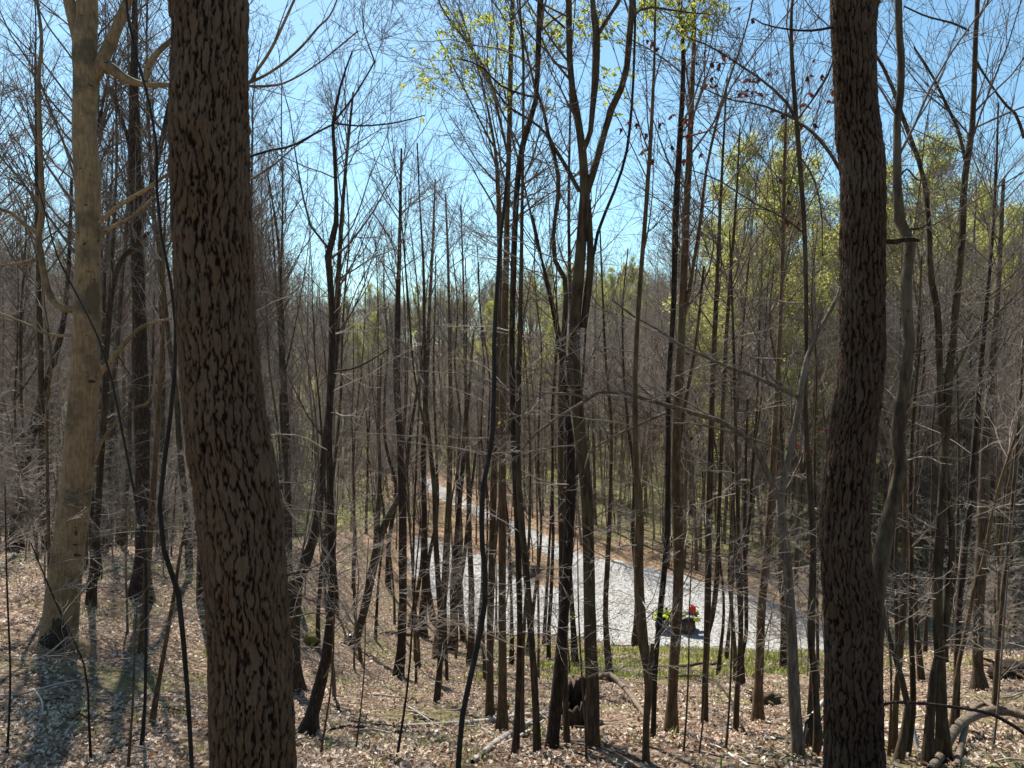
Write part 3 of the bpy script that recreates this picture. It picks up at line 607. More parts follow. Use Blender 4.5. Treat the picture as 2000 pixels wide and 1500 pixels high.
traced('forked_sapling', 'slim sapling forking above head height, in front of the left arm of the gravel', 'sapling',
       [[(853, 1372, 10), (859, 1300, 12), (862, 1230, 13), (857, 1150, 11), (851, 1050, 10), (848, 950, 10), (840, 870, 8), (832, 780, 7), (829, 650, 6), (827, 520, 5), (820, 400, 3), (815, 280, 3)],
        [(839, 865, 5), (822, 800, 5), (808, 720, 4), (800, 620, 4), (790, 500, 3), (780, 380, 2)]], mat='bark_brown', crown=(820, 22, 1.7), low=12)
traced('slim_tree', 'pale brown twin stem joined low with the forking sapling', 'tree',
       [[(857, 1290, 20), (862, 1210, 17), (869, 1130, 15), (874, 1040, 13), (878, 930, 11), (880, 800, 9), (878, 650, 7), (875, 500, 5), (870, 380, 3)]], mat='bark_warm', crown=(800, 22, 2.4), low=8)
traced('forked_tree', 'dark short-forked tree by the lower rim of the gravel', 'tree',
       [[(884, 1272, 15), (887, 1220, 17), (886, 1160, 15), (890, 1080, 12), (896, 1000, 10), (905, 900, 8), (915, 780, 6), (925, 650, 4)], [(888, 1195, 10), (900, 1130, 9), (908, 1080, 8), (915, 1000, 6), (930, 880, 5)]], mat='bark_dark', crown=(1000, 20, 2.4), low=4)
traced('slim_tree', 'slim greenish brown pole left of the black S-bent vine', 'tree',
       [[(918, 1300, 12), (921, 1220, 12), (920, 1130, 11), (917, 1050, 10), (915, 950, 9), (912, 850, 8), (908, 700, 6), (905, 550, 4), (900, 400, 3)]], mat='bark_brown', crown=(760, 22, 2.2), low=8)

# cluster of slim poles in the middle
traced('slim_tree', 'dark slim pole, leftmost of the cluster of poles behind the S-bent vine', 'tree',
       [[(957, 1402, 13), (957, 1330, 14), (958, 1200, 14), (961, 1080, 14), (965, 930, 13), (971, 780, 12), (975, 650, 12), (976, 500, 11), (973, 380, 9), (968, 300, 6), (950, 200, 4), (925, 100, 3), (900, 20, 3)]], mat='bark_warm', crown=(480, 26, 2.4), low=14)
traced('slim_tree', 'straight warm brown pole, stoutest of the pole cluster, foot clear on the leaves', 'tree',
       [[(980, 1428, 18), (981, 1350, 16), (981, 1200, 15), (981, 1050, 16), (981, 900, 15), (983, 750, 14), (986, 600, 13), (989, 500, 13), (991, 400, 11), (995, 250, 10), (998, 100, 9), (1001, 0, 8)],
        [(991, 300, 5), (975, 230, 5), (955, 155, 5), (925, 100, 5), (890, 55, 4), (865, 20, 3), (852, -10, 3)], [(992, 330, 4), (960, 280, 4), (920, 200, 3), (890, 140, 3), (850, 60, 2)]], mat='bark_warm', crown=(420, 34, 2.2), low=12)
traced('slim_tree', 'dark pole with a strong double bend near its top, in the pole cluster', 'tree',
       [[(1006, 1475, 11), (1010, 1400, 11), (1014, 1300, 12), (1015, 1200, 12), (1012, 1080, 12), (1006, 930, 12), (1001, 780, 11), (1000, 640, 11), (1003, 520, 12), (1007, 420, 12), (1013, 330, 12), (1026, 265, 12), (1044, 210, 10), (1049, 150, 10), (1052, 70, 11), (1056, 0, 12)],
        [(1046, 190, 5), (1012, 182, 5), (975, 165, 4), (940, 130, 3), (900, 115, 3)]], mat='bark_dark', crown=(300, 20, 1.7), low=8)
traced('slim_tree', 'pole leaning slightly left, rightmost of the pole cluster', 'tree',
       [[(1052, 1530, 15), (1048, 1420, 14), (1043, 1320, 14), (1036, 1220, 14), (1026, 1100, 14), (1017, 1000, 13), (1012, 900, 10), (1014, 720, 9), (1018, 520, 8), (1021, 320, 6), (1022, 120, 5), (1015, 0, 4)]], d=7.6, mat='bark_brown', crown=(380, 24, 1.6), low=12)
traced('dark_tree', 'charred black trunk leaning right, thicker than the poles beside it', 'tree',
       [[(1072, 1520, 28), (1080, 1440, 26), (1088, 1350, 24), (1096, 1270, 22), (1105, 1160, 21), (1110, 1060, 20), (1115, 950, 19), (1113, 860, 15), (1106, 790, 10), (1100, 730, 7), (1085, 640, 5), (1065, 540, 5), (1040, 420, 4)]], d=7.9, mat='bark_dark', crown=(760, 10, 1.5), low=8)
traced('wavy_tree', 'slim wavy brown stem crossing the charred black trunk', 'tree',
       [[(1107, 1500, 12), (1106, 1400, 12), (1103, 1300, 13), (1100, 1180, 13), (1097, 1060, 12), (1095, 900, 11), (1096, 760, 12), (1102, 640, 11), (1106, 570, 11), (1100, 535, 10), (1083, 505, 9), (1080, 460, 8), (1088, 400, 8), (1092, 360, 9), (1084, 310, 8), (1070, 260, 7), (1060, 210, 6), (1040, 150, 4), (1020, 60, 3), (1010, 0, 3)],
        [(1066, 262, 5), (1050, 245, 5), (1020, 225, 4), (990, 205, 4), (960, 165, 3)], [(1068, 265, 5), (1100, 320, 5), (1130, 375, 5)][::-1]], d=8.2, mat='bark_brown', crown=(420, 18, 1.8), low=8)
traced('forked_tree', 'tall tree forking into three dark limbs against the sky', 'tree',
       [[(1158, 1525, 28), (1158, 1440, 26), (1157, 1340, 25), (1152, 1200, 24), (1150, 1080, 24), (1145, 960, 25), (1130, 820, 23), (1122, 700, 22), (1125, 600, 22), (1133, 500, 21), (1141, 400, 21), (1142, 372, 20), (1140, 330, 17), (1137, 290, 17), (1127, 220, 15), (1115, 150, 13), (1111, 60, 12), (1111, 0, 12)],
        [(1138, 300, 10), (1152, 265, 10), (1157, 220, 11), (1163, 150, 15), (1165, 75, 16), (1163, 50, 12), (1157, 0, 10)],
        [(1165, 72, 10), (1180, 45, 8), (1200, 15, 7), (1215, -20, 6)], [(1143, 385, 16), (1155, 350, 15), (1168, 305, 14), (1182, 255, 13), (1193, 215, 15), (1208, 185, 13), (1222, 145, 13), (1228, 90, 13), (1232, 40, 12), (1235, 0, 12)],
        [(1140, 640, 14), (1147, 580, 17), (1153, 520, 14), (1152, 450, 12), (1148, 390, 11)], [(1104, 55, 5), (1080, 35, 4), (1060, 15, 4), (1045, -10, 4)],
        [(1134, 375, 6), (1110, 330, 5), (1085, 290, 5), (1066, 264, 4)], [(1232, 35, 6), (1260, 15, 5), (1300, 18, 4), (1350, 25, 3), (1395, 28, 2)]], d=7.7, mat='bark_brown', crown=(300, 34, 1.7), low=8, ext=5, S=12)

# right of the middle
traced('slim_tree', 'tall slim tree with a dark knot, left of the quad bike', 'tree',
       [[(1262, 1488, 11), (1261, 1420, 12), (1267, 1350, 16), (1266, 1310, 17), (1257, 1260, 20), (1250, 1190, 19), (1248, 1120, 18), (1248, 1050, 18), (1250, 1000, 15), (1245, 950, 13), (1241, 870, 12), (1241, 720, 10), (1250, 560, 9), (1262, 400, 8), (1272, 250, 7), (1278, 120, 5), (1280, 0, 4)], [(1268, 1320, 9), (1273, 1285, 9), (1274, 1258, 8)]], mat='bark_warm', crown=(560, 30, 2.4), low=10)
traced('slim_tree', 'thin dark stem leaning right in front of the quad bike', 'tree',
       [[(1272, 1500, 10), (1277, 1400, 11), (1280, 1300, 11), (1288, 1210, 11), (1297, 1120, 11), (1303, 1030, 11), (1305, 900, 10), (1306, 750, 10), (1315, 600, 11), (1319, 450, 12), (1326, 300, 11), (1334, 150, 9), (1332, 50, 7), (1325, 0, 6)]], d=8.4, mat='bark_dark', crown=(420, 26, 1.8), low=8)
traced('slim_tree', 'sturdy tree with a blackened foot standing right in front of the quad bike', 'tree',
       [[(1310, 1432, 22), (1313, 1370, 21), (1317, 1290, 20), (1322, 1210, 20), (1325, 1100, 20), (1323, 1000, 20), (1320, 900, 18), (1325, 760, 18), (1330, 650, 16), (1335, 550, 15), (1340, 420, 13), (1346, 300, 12), (1353, 150, 9), (1356, 0, 7)],
        [(1330, 640, 8), (1347, 560, 8), (1365, 450, 7), (1380, 330, 6), (1410, 200, 5), (1450, 80, 3), (1470, 0, 3)], [(1320, 900, 8), (1340, 780, 7), (1360, 660, 6), (1375, 520, 5)]], mat='bark_warm', crown=(560, 36, 2.3), low=10)
traced('twin_tree', 'twin stemmed slim tree joining in a narrow V, right of the quad bike', 'tree',
       [[(1376, 1412, 9), (1377, 1340, 11), (1380, 1260, 12), (1383, 1150, 13), (1385, 1020, 13), (1387, 900, 12), (1391, 760, 11), (1397, 620, 9), (1405, 450, 7), (1412, 300, 5), (1420, 150, 3)],
        [(1382, 1240, 9), (1392, 1200, 10), (1400, 1130, 10), (1403, 1030, 9), (1408, 900, 8), (1415, 720, 8), (1425, 560, 7), (1437, 400, 5), (1445, 250, 3)]], mat='bark_brown', crown=(640, 30, 2.4), low=12)
traced('slim_tree', 'thin pole at the far rim of the light gravel patch, with a dark crooked partner', 'tree',
       [[(1437, 1430, 8), (1441, 1330, 9), (1447, 1240, 9), (1446, 1140, 8), (1441, 1000, 8), (1437, 850, 7), (1432, 650, 5), (1425, 450, 3)]], mat='bark_brown', crown=(760, 20, 1.9), low=10)
traced('crooked_tree', 'small black tree with a Y fork on the grassy rim below the gravel', 'tree',
       [[(1448, 1342, 10), (1449, 1295, 10), (1450, 1272, 9), (1457, 1240, 8), (1457, 1150, 8), (1454, 1050, 7), (1456, 930, 6), (1460, 780, 5)], [(1450, 1275, 7), (1446, 1240, 6), (1443, 1180, 6), (1436, 1060, 5), (1430, 900, 4)]], mat='bark_dark', crown=(960, 18, 2.0), low=8)
traced('slim_tree', 'light brown trunk leaning right, in front of the road end', 'tree',
       [[(1479, 1410, 18), (1482, 1340, 17), (1485, 1250, 17), (1489, 1170, 17), (1497, 1090, 16), (1504, 1000, 14), (1511, 880, 12), (1518, 750, 10), (1525, 600, 8), (1530, 450, 8), (1532, 330, 6), (1536, 200, 4)]], mat='bark_warm', crown=(640, 28, 2.4), low=10)
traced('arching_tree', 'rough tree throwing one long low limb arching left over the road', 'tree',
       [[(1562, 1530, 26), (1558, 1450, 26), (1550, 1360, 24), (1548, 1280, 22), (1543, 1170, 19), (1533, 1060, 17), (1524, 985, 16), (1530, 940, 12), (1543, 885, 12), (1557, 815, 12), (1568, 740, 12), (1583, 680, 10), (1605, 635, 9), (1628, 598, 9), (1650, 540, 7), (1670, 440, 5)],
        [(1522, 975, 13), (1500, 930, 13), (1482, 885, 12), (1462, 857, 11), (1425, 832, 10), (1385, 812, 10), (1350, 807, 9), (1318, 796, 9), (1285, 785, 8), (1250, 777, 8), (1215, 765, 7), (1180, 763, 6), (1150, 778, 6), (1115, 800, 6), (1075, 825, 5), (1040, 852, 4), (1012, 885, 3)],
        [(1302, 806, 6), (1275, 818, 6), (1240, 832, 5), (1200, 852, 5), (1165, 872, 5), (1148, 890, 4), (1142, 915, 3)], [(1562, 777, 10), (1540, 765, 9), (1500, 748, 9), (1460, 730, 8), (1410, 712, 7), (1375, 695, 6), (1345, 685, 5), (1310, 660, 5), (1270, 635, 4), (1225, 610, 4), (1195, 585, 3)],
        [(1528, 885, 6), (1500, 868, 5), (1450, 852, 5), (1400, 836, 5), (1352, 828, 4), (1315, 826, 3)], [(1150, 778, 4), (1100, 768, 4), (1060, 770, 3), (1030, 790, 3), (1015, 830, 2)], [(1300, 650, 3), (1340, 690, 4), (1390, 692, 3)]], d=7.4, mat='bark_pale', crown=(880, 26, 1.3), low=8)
traced('maple_tree', 'slim maple with dangling red leaf bunches, its dark top bare against the sky', 'tree',
       [[(1592, 1530, 15), (1596, 1420, 14), (1590, 1310, 13), (1583, 1240, 13), (1586, 1160, 14), (1588, 1080, 12), (1585, 1000, 12), (1580, 920, 12), (1573, 800, 9), (1575, 670, 8), (1573, 520, 9), (1568, 400, 9), (1559, 280, 9), (1554, 215, 8), (1547, 120, 8), (1545, 60, 7), (1548, 0, 6)],
        [(1556, 235, 7), (1540, 205, 7), (1520, 185, 6), (1495, 160, 5), (1460, 138, 4), (1420, 110, 4), (1375, 85, 3), (1340, 72, 2)], [(1557, 240, 6), (1580, 252, 6), (1602, 275, 7), (1625, 305, 7), (1645, 340, 7)], [(1553, 233, 5), (1520, 218, 5), (1480, 203, 4), (1440, 198, 3), (1400, 185, 3), (1350, 160, 2)],
        [(1557, 235, 4), (1590, 190, 4), (1615, 150, 4), (1632, 105, 3)], [(1570, 455, 4), (1530, 425, 4), (1470, 395, 3), (1400, 350, 3), (1340, 330, 2)], [(1565, 310, 3), (1590, 350, 4), (1605, 420, 3), (1606, 500, 2)]], d=7.5, mat='bark_grey', crown=(330, 22, 1.6), low=6)

# right side
traced('twin_tree', 'pair of intertwined mottled trunks right of the twisting stem, joined low down', 'tree',
       [[(1842, 1490, 22), (1840, 1400, 21), (1836, 1300, 20), (1832, 1220, 19), (1830, 1150, 18), (1834, 1080, 18), (1840, 1000, 20), (1845, 900, 16), (1850, 800, 16), (1857, 700, 14), (1862, 650, 14), (1870, 560, 14), (1880, 450, 12), (1882, 380, 12), (1888, 318, 12), (1898, 260, 11), (1902, 170, 10), (1905, 80, 10), (1909, 0, 9)],
        [(1838, 1270, 14), (1848, 1210, 13), (1850, 1150, 13), (1858, 1110, 14), (1860, 1060, 13), (1856, 1000, 11), (1850, 930, 10), (1845, 860, 10), (1836, 780, 12), (1835, 680, 12), (1830, 600, 12), (1817, 530, 12), (1815, 450, 10), (1805, 350, 10), (1790, 300, 9), (1760, 220, 9), (1735, 150, 7), (1700, 90, 5)],
        [(1887, 320, 7), (1872, 255, 6), (1850, 208, 6), (1822, 150, 5), (1785, 92, 4)], [(1907, 120, 4), (1925, 150, 4), (1960, 200, 5), (1985, 225, 6), (2000, 270, 6)], [(1862, 735, 6), (1880, 695, 5), (1900, 660, 4), (1960, 600, 3), (2000, 560, 2)], [(1893, 60, 4), (1860, 45, 4), (1810, 32, 4), (1765, 12, 3)]], mat='bark_brown', crown=(330, 26, 1.9), low=12)
traced('snag', 'short broken off pole close behind the intertwined trunks', 'tree', [[(1813, 1500, 17), (1815, 1420, 17), (1819, 1360, 16), (1823, 1310, 13), (1827, 1288, 9)]], mat='bark_grey', S=10)
traced('leaning_tree', 'thin stem leaning left in front of the broken off pole', 'tree',
       [[(1755, 1490, 14), (1768, 1420, 14), (1773, 1370, 13), (1762, 1330, 12), (1745, 1270, 10), (1732, 1225, 8), (1722, 1180, 6), (1715, 1120, 4)]], mat='bark_grey', low=8)
traced('slim_tree', 'dark brown pole right of the furrowed trunk, nearest its foot', 'tree',
       [[(1747, 1470, 10), (1748, 1400, 11), (1760, 1250, 11), (1768, 1120, 11), (1768, 1000, 10), (1765, 850, 8), (1790, 700, 6), (1800, 500, 4)]], mat='bark_warm', crown=(700, 18, 1.7), low=14)
traced('slim_tree', 'pair partner pole with pale twigs, just left of the intertwined trunks', 'tree',
       [[(1770, 1480, 10), (1783, 1400, 11), (1782, 1300, 10), (1778, 1200, 9), (1780, 1100, 9), (1778, 950, 8), (1785, 800, 6), (1800, 650, 4)]], mat='bark_brown', crown=(760, 16, 1.5), low=14, tw='twig_pale')
traced('sapling', 'light sapling bending right beside the intertwined trunks', 'sapling',
       [[(1852, 1460, 9), (1862, 1390, 9), (1870, 1310, 9), (1885, 1240, 9), (1897, 1180, 9), (1905, 1140, 8), (1922, 1095, 8), (1930, 1050, 7), (1938, 1000, 6), (1960, 920, 5), (1985, 850, 4)]], mat='bark_warm', crown=(900, 10, 1.2), low=10, tw='twig_pale')
traced('dark_tree', 'dark slender tree behind the sapling that bends right', 'tree',
       [[(1866, 1432, 10), (1868, 1350, 12), (1872, 1200, 13), (1882, 1100, 13), (1893, 1000, 12), (1903, 880, 12), (1912, 760, 10), (1922, 640, 9), (1935, 500, 7), (1945, 350, 5), (1950, 200, 3)]], mat='bark_dark', crown=(760, 24, 2.2), low=8)
traced('grey_tree', 'stout grey tree with flared roots at the right, down the slope', 'tree',
       [[(1914, 1348, 26), (1911, 1310, 20), (1909, 1250, 18), (1913, 1150, 20), (1920, 1000, 21), (1925, 880, 20), (1935, 740, 15), (1950, 550, 10), (1960, 350, 6)]], mat='bark_grey', crown=(760, 26, 3.0), low=4)
traced('sapling', 'thin grey stem with a side twig at the right border, before the dark hollow', 'sapling',
       [[(1942, 1400, 8), (1946, 1310, 8), (1953, 1220, 8), (1962, 1130, 8), (1972, 1050, 8), (1980, 950, 7), (1990, 820, 6), (2000, 650, 4)], [(1947, 1325, 4), (1962, 1312, 3), (1972, 1300, 2)]], mat='bark_grey', crown=(900, 14, 1.6), low=12, tw='twig_pale')

# the fine poles with one or two bends that stand between the traced ones, low on the slope
for j, (x, y, w, mt, lab) in enumerate([
        (1192, 1330, 12, 'bark_brown', 'slim tree on the grassy rim between the forked tree and the knotted tree'), (1124, 1300, 10, 'bark_dark', 'dark short-footed pole behind the charred black trunk'),
        (1020, 1440, 8, 'bark_warm', 'thin warm brown pole behind the fallen grey branch'), (1240, 1262, 10, 'bark_dark', 'dark slender tree at the gravel rim behind the knotted tree'),
        (1530, 1310, 11, 'bark_brown', 'brown tree with a flared foot on the right rim of the gravel'), (1582, 1400, 8, 'bark_brown', 'thin brown pole between the arching tree and the maple'),
        (733, 1250, 5, 'bark_dark', 'very thin dark stem right of the leaning grey tree'), (1800, 1330, 9, 'bark_brown', 'brown pole half hidden behind the short broken off pole'),
        (470, 1080, 16, 'bark_dark', 'dark tree hidden mostly behind the plated trunk'), (560, 1150, 12, 'bark_brown', 'slim tree just behind the broken blackened stump'),
        (655, 1180, 7, 'bark_brown', 'thin brown stem close behind the crooked dark tree'), (705, 1290, 5, 'bark_warm', 'whip thin stem at the hollow foot of the leaning grey tree'),
        (800, 1228, 8, 'bark_brown', 'thin brown stem on the gravel rim just right of the straight dark brown tree'), (811, 1292, 5, 'bark_warm', 'whip thin stem between the straight dark brown tree and the forking sapling'), (846, 1215, 9, 'bark_dark', 'thin dark stem on the gravel rim left of the twin stemmed sapling'),
        (873, 1330, 5, 'bark_brown', 'whip thin stem just right of the forking sapling foot'), (905, 1252, 9, 'bark_brown', 'brown stem on the gravel rim between the short forked tree and the greenish pole'), (932, 1262, 7, 'bark_dark', 'thin dark stem on the gravel rim left of the pole cluster'),
        (948, 1330, 6, 'bark_brown', 'thin brown stem close behind the S-bent vine foot'), (1000, 1300, 7, 'bark_dark', 'thin dark stem seen between two poles of the cluster'), (1030, 1280, 7, 'bark_brown', 'thin brown stem right behind the pole cluster, on the gravel rim'),
        (1062, 1262, 6, 'bark_dark', 'thin dark stem standing against the gravel left of the charred trunk'), (787, 1165, 8, 'bark_brown', 'slim brown tree on the far side of the left gravel tip'), (758, 1150, 9, 'bark_dark', 'slim dark tree beyond the leaning grey tree'),
        (1418, 1290, 6, 'bark_brown', 'thin brown stem on the gravel rim right of the V twin tree'), (1402, 1318, 6, 'bark_dark', 'thin dark stem on the grassy rim close right of the V twin tree')]):
    r = rng_of(900+j); top = 330 + r.integers(0, 200); pts = [(x, y, w)]; xx = x
    for k in range(1, 8): xx += r.normal()*9; pts.append((xx, y-(y-top)*k/7, max(w*(1-0.11*k), 2)))
    traced('slim_tree', lab, 'tree', [pts], mat=mt, crown=(y-(y-top)*0.45, 18, 2.0), low=8, seed=900+j)

# whip thin young stems close to us
for j, (x0, x1, x2, yt, w, mt, lab) in enumerate([
        (772, 800, 822, 1010, 5, 'bark_dark', 'long dark whip leaning right, its foot below the long pale pole'), (622, 650, 662, 900, 4, 'bark_warm', 'thin brown whip rising beside the crooked dark tree foot'),
        (1332, 1345, 1352, 1080, 4, 'bark_warm', 'brown whip rising in front of the blackened tree foot'), (1362, 1382, 1398, 1120, 3, 'bark_warm', 'fine brown whip leaning right below the V twin tree'),
        (1414, 1428, 1438, 1000, 4, 'bark_grey', 'grey whip near the bent white stick'), (1146, 1135, 1128, 1050, 4, 'bark_warm', 'brown whip in front of the hollow stump'),
        (12, 20, 10, 950, 4, 'bark_dark', 'dark whip at the leftmost border, in the shade'), (178, 165, 60, 1060, 4, 'bark_dark', 'dark whip slanting left across the foot of the beech'),
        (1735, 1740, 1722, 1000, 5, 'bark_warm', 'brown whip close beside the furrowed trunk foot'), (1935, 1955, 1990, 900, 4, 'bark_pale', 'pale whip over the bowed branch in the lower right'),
        (250, 262, 268, 1180, 4, 'bark_warm', 'short brown whip left of the thin dark vine foot'), (690, 712, 720, 1050, 3, 'bark_grey', 'fine grey whip on the open leaves right of the crooked dark tree')]):
    traced('sapling', lab, 'sapling', [[(x0, 1505, w), ((x0+x1)/2+2, 1400, w), (x1, 1300, w*0.9), ((x1+x2)/2-2, (1300+yt)/2, w*0.75), (x2, yt, w*0.5)]], d=7.2+0.15*(j % 5), mat=mt, low=7, seed=1200+j, S=6)

# ------------------------------------------------------------------ leaves on the near trees
def spray(root, name, mat, px_pts, d, seed, n, spread, size, per=6, droop=0.3, wood='twig', stuff=True, narrow=0.5):
    """young leaves in clusters of a few at twig ends round the given photo places"""
    rng = rng_of(seed); c = np.array([P(x, y, d+dz) for x, y, dz in px_pts]); i = rng.integers(0, len(c), n)
    a = c[i] + rng.normal(size=(n, 3))*spread
    tw = np.stack([a - norm(rng.normal(size=(n, 3))+np.array((0, 0, 0.6)))*rng.uniform(0.1, 0.35, (n, 1)), a], 1)
    v, f = tubes(tw, np.full((n, 2), 0.0018), 3); w = mesh('sprays', v, f, wood, root, origin=root.location); w['kind'] = 'stuff'
    pos = np.repeat(a, per, 0) + rng.normal(size=(n*per, 3))*0.02
    v, f, t = leaves_at(rng, pos, size, droop, narrow=narrow); o = mesh('foliage', v, f, mat, root, origin=root.location, smooth=False, attrs={'tint': t}); o['kind'] = 'stuff'
pole = find('stoutest of the pole cluster')
spray(pole, 'foliage', 'leaf_spring', [(860, 130, 0), (845, 170, .3), (880, 60, .5), (900, 30, 0), (915, 90, .4), (935, 60, -.3), (950, 40, .2), (940, 150, .3), (985, 40, 0), (1010, 30, .5), (995, 90, .3), (870, 95, .2), (925, 120, 0), (835, 155, .4), (960, 190, .2)], 9.5, 61, 190, 0.15, 0.055)
spray(find('forking into three'), 'foliage', 'leaf_spring', [(1255, 25, 0), (1285, 15, .3), (1310, 30, 0), (1340, 12, .3), (1365, 30, .2), (1395, 18, .2), (1260, 5, .5), (1325, 55, .4), (1355, 55, 0), (1300, 8, 0), (1270, 42, 0)], 8.0, 62, 150, 0.12, 0.05)
spray(find('forking into three'), 'foliage', 'leaf_spring', [(1090, 20, .4), (1175, 50, .2), (1200, 40, .4), (1180, 160, .3), (1080, 70, .2), (1100, 50, .4), (1160, 30, .3), (1225, 185, .2), (1075, 210, .3), (1050, 70, .4)], 8.4, 63, 90, 0.12, 0.058)
maple = find('dangling red leaf bunches')
def red_leaves():
    rng = rng_of(64); protos = []
    for k in range(3):
        n = 5; v, f, t = leaves_at(rng, np.zeros((n, 3)), 0.062, 1.6, narrow=0.55)
        o = mesh('leaf', v, f, 'leaf_red', maple, smooth=False, attrs={'tint': t}); protos.append(o)
    spots = [(1212, 250), (1226, 237), (1243, 240), (1262, 77), (1273, 82), (1284, 92), (1290, 240), (1310, 225), (1312, 283), (1323, 290), (1340, 232), (1360, 120), (1352, 235), (1367, 300), (1372, 170), (1375, 100), (1383, 165), (1390, 122), (1392, 150), (1397, 165), (1403, 128), (1407, 123), (1412, 105), (1425, 110), (1432, 115), (1440, 15), (1470, 36), (1445, 180), (1455, 182), (1460, 173), (1472, 177), (1485, 182), (1502, 140), (1521, 137), (1510, 215), (1530, 220), (1578, 148), (1585, 182), (1590, 115), (1565, 205), (1575, 203), (1590, 240), (1563, 240), (1620, 195), (1540, 390), (1524, 348), (1537, 430), (1558, 433), (1480, 152), (1463, 154), (1350, 150), (1345, 262), (1365, 255), (1335, 310), (1260, 260), (1255, 293), (1275, 310), (1627, 175), (1633, 195), (1605, 145)]
    for k, (x, y) in enumerate(spots):
        o = protos[k % 3]
        if k >= 3: o = o.copy(); COL.objects.link(o); o.parent = maple
        p = P(x, y, 7.5+0.5*math.sin(k*2.1)); o.location = Vector(p) - maple.location; o.rotation_euler = (rng.normal()*0.2, rng.normal()*0.2, rng.uniform(0, 6.28)); s = rng.uniform(0.7, 1.15); o.scale = (s, s, s)
red_leaves()
spray(maple, 'foliage', 'bud_red', [(1575, 870, 0), (1620, 842, -.2), (1570, 885, 0), (1598, 850, 0), (1545, 862, .2), (1580, 1060, 0), (1600, 1190, 0), (1582, 1075, .1)], 7.3, 65, 12, 0.04, 0.026, per=4)
spray(pole, 'foliage', 'leaf_spring', [(945, 815, 0), (983, 820, 0), (812, 640, .4), (1115, 1210, 0)], 9.8, 66, 6, 0.04, 0.06, per=3)

# ------------------------------------------------------------------ kinds of background tree, copied one by one
def proto_tree(seed, H, r0, bole, nb, Lk, ang, wood='bark_grey', tw='twig', lean=0.0, kink=0.03, per2=7, per3=6, rmin=0.004, leaf=None, nleaf=0, lsize=0.1, fork=False, up=0.06, zig=0.0, flat=0.0):
    rng = rng_of(seed); K = 16; pts = np.zeros((K, 3)); d = np.array((lean, lean*0.4, 1.0))
    for k in range(1, K): d = d + rng.normal(size=3)*np.array((kink, kink, 0)); d = norm(d*0.85+np.array((0, 0, 0.15))); pts[k] = pts[k-1] + d*H/(K-1)
    rad = r0*np.linspace(1, 0.1, K)**0.85; rad[0] *= 1.3; pts[0, 2] -= 0.3
    lines = [(pts, rad)]
    if fork:
        k = int(K*0.45); q = [pts[k]]; dd = norm(np.array((rng.normal(), rng.normal(), 2.6)))
        for j in range(1, K-k): dd = norm(dd+rng.normal(size=3)*kink+np.array((0, 0, 0.08))); q.append(q[-1]+dd*H/(K-1)*0.95)
        q = np.array(q); lines.append((q, rad[k]*np.linspace(0.75, 0.08, len(q))))
    vf = [tubes(p[None], r[None], 8, rng, 0.06) for p, r in lines]; v, f = join(vf)
    trunk = mesh('trunk', v, f, wood, link=False)
    st = np.concatenate([p for p, _ in lines]); sr = np.concatenate([r for _, r in lines]); stT = np.concatenate([norm(np.gradient(p, axis=0)) for p, _ in lines])
    ok = np.nonzero((st[:, 2] > H*bole))[0]; i = rng.choice(ok[:-1] if len(ok) > 1 else ok, nb); u = rng.random((nb, 1))
    nxt = np.minimum(i+1, len(st)-1); pos = st[i]*(1-u)+np.where(np.linalg.norm(st[nxt]-st[i], axis=1, keepdims=True) < H/8, st[nxt], st[i])*u
    q = rng.normal(size=(nb, 3)); q[:, 2] = 0; q = norm(q); a = np.radians(rng.normal(ang, 10, nb))[:, None]; D = stT[i]*np.cos(a)+q*np.sin(a)
    rel = (st[i, 2]/H - bole)/(1-bole); L = H*Lk*(1-0.72*rel)*rng.uniform(0.55, 1.15, nb)
    parts, tips = twiggery(rng, pos, D, L, np.maximum(sr[i]*0.5, rmin*1.4), per2=per2, per3=per3, up=up, rmin=rmin, ang=40, zig=zig, flat=flat, S1=4)
    v, f = join(parts); crown = mesh('crown', v, f, tw, link=False)
    out = [trunk, crown]
    if leaf:
        t = tips.reshape(-1, 3); pos = t[rng.integers(0, len(t), nleaf)] + rng.normal(size=(nleaf, 3))*lsize*1.6
        v, f, tt = leaves_at(rng, pos, lsize, 0.2, narrow=0.75); o = mesh('foliage', v, f, leaf, link=False, smooth=False, attrs={'tint': tt}); o['kind'] = 'stuff'; out.append(o)
    return out
def put(proto, name, loc, rz, s, label, cat, group, sz=1.0):
    r = empty(name, loc, label, cat, group); r.rotation_euler.z = rz; r.scale = (s, s, s*sz)
    for o in proto: c = o.copy(); COL.objects.link(c); c.parent = r
    return r
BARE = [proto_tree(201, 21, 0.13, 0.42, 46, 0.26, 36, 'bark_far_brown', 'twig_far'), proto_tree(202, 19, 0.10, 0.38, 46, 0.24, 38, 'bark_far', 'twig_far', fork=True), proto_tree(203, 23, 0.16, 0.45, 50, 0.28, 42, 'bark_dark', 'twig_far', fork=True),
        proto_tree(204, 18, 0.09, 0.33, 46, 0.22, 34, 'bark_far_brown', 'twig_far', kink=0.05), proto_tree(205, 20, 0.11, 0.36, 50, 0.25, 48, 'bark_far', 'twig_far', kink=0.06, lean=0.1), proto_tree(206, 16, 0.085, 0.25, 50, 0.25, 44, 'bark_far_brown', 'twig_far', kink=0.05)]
BARE_T = ['straight brown', 'forked grey', 'dark forked', 'warm brown', 'crooked grey', 'shorter brown']
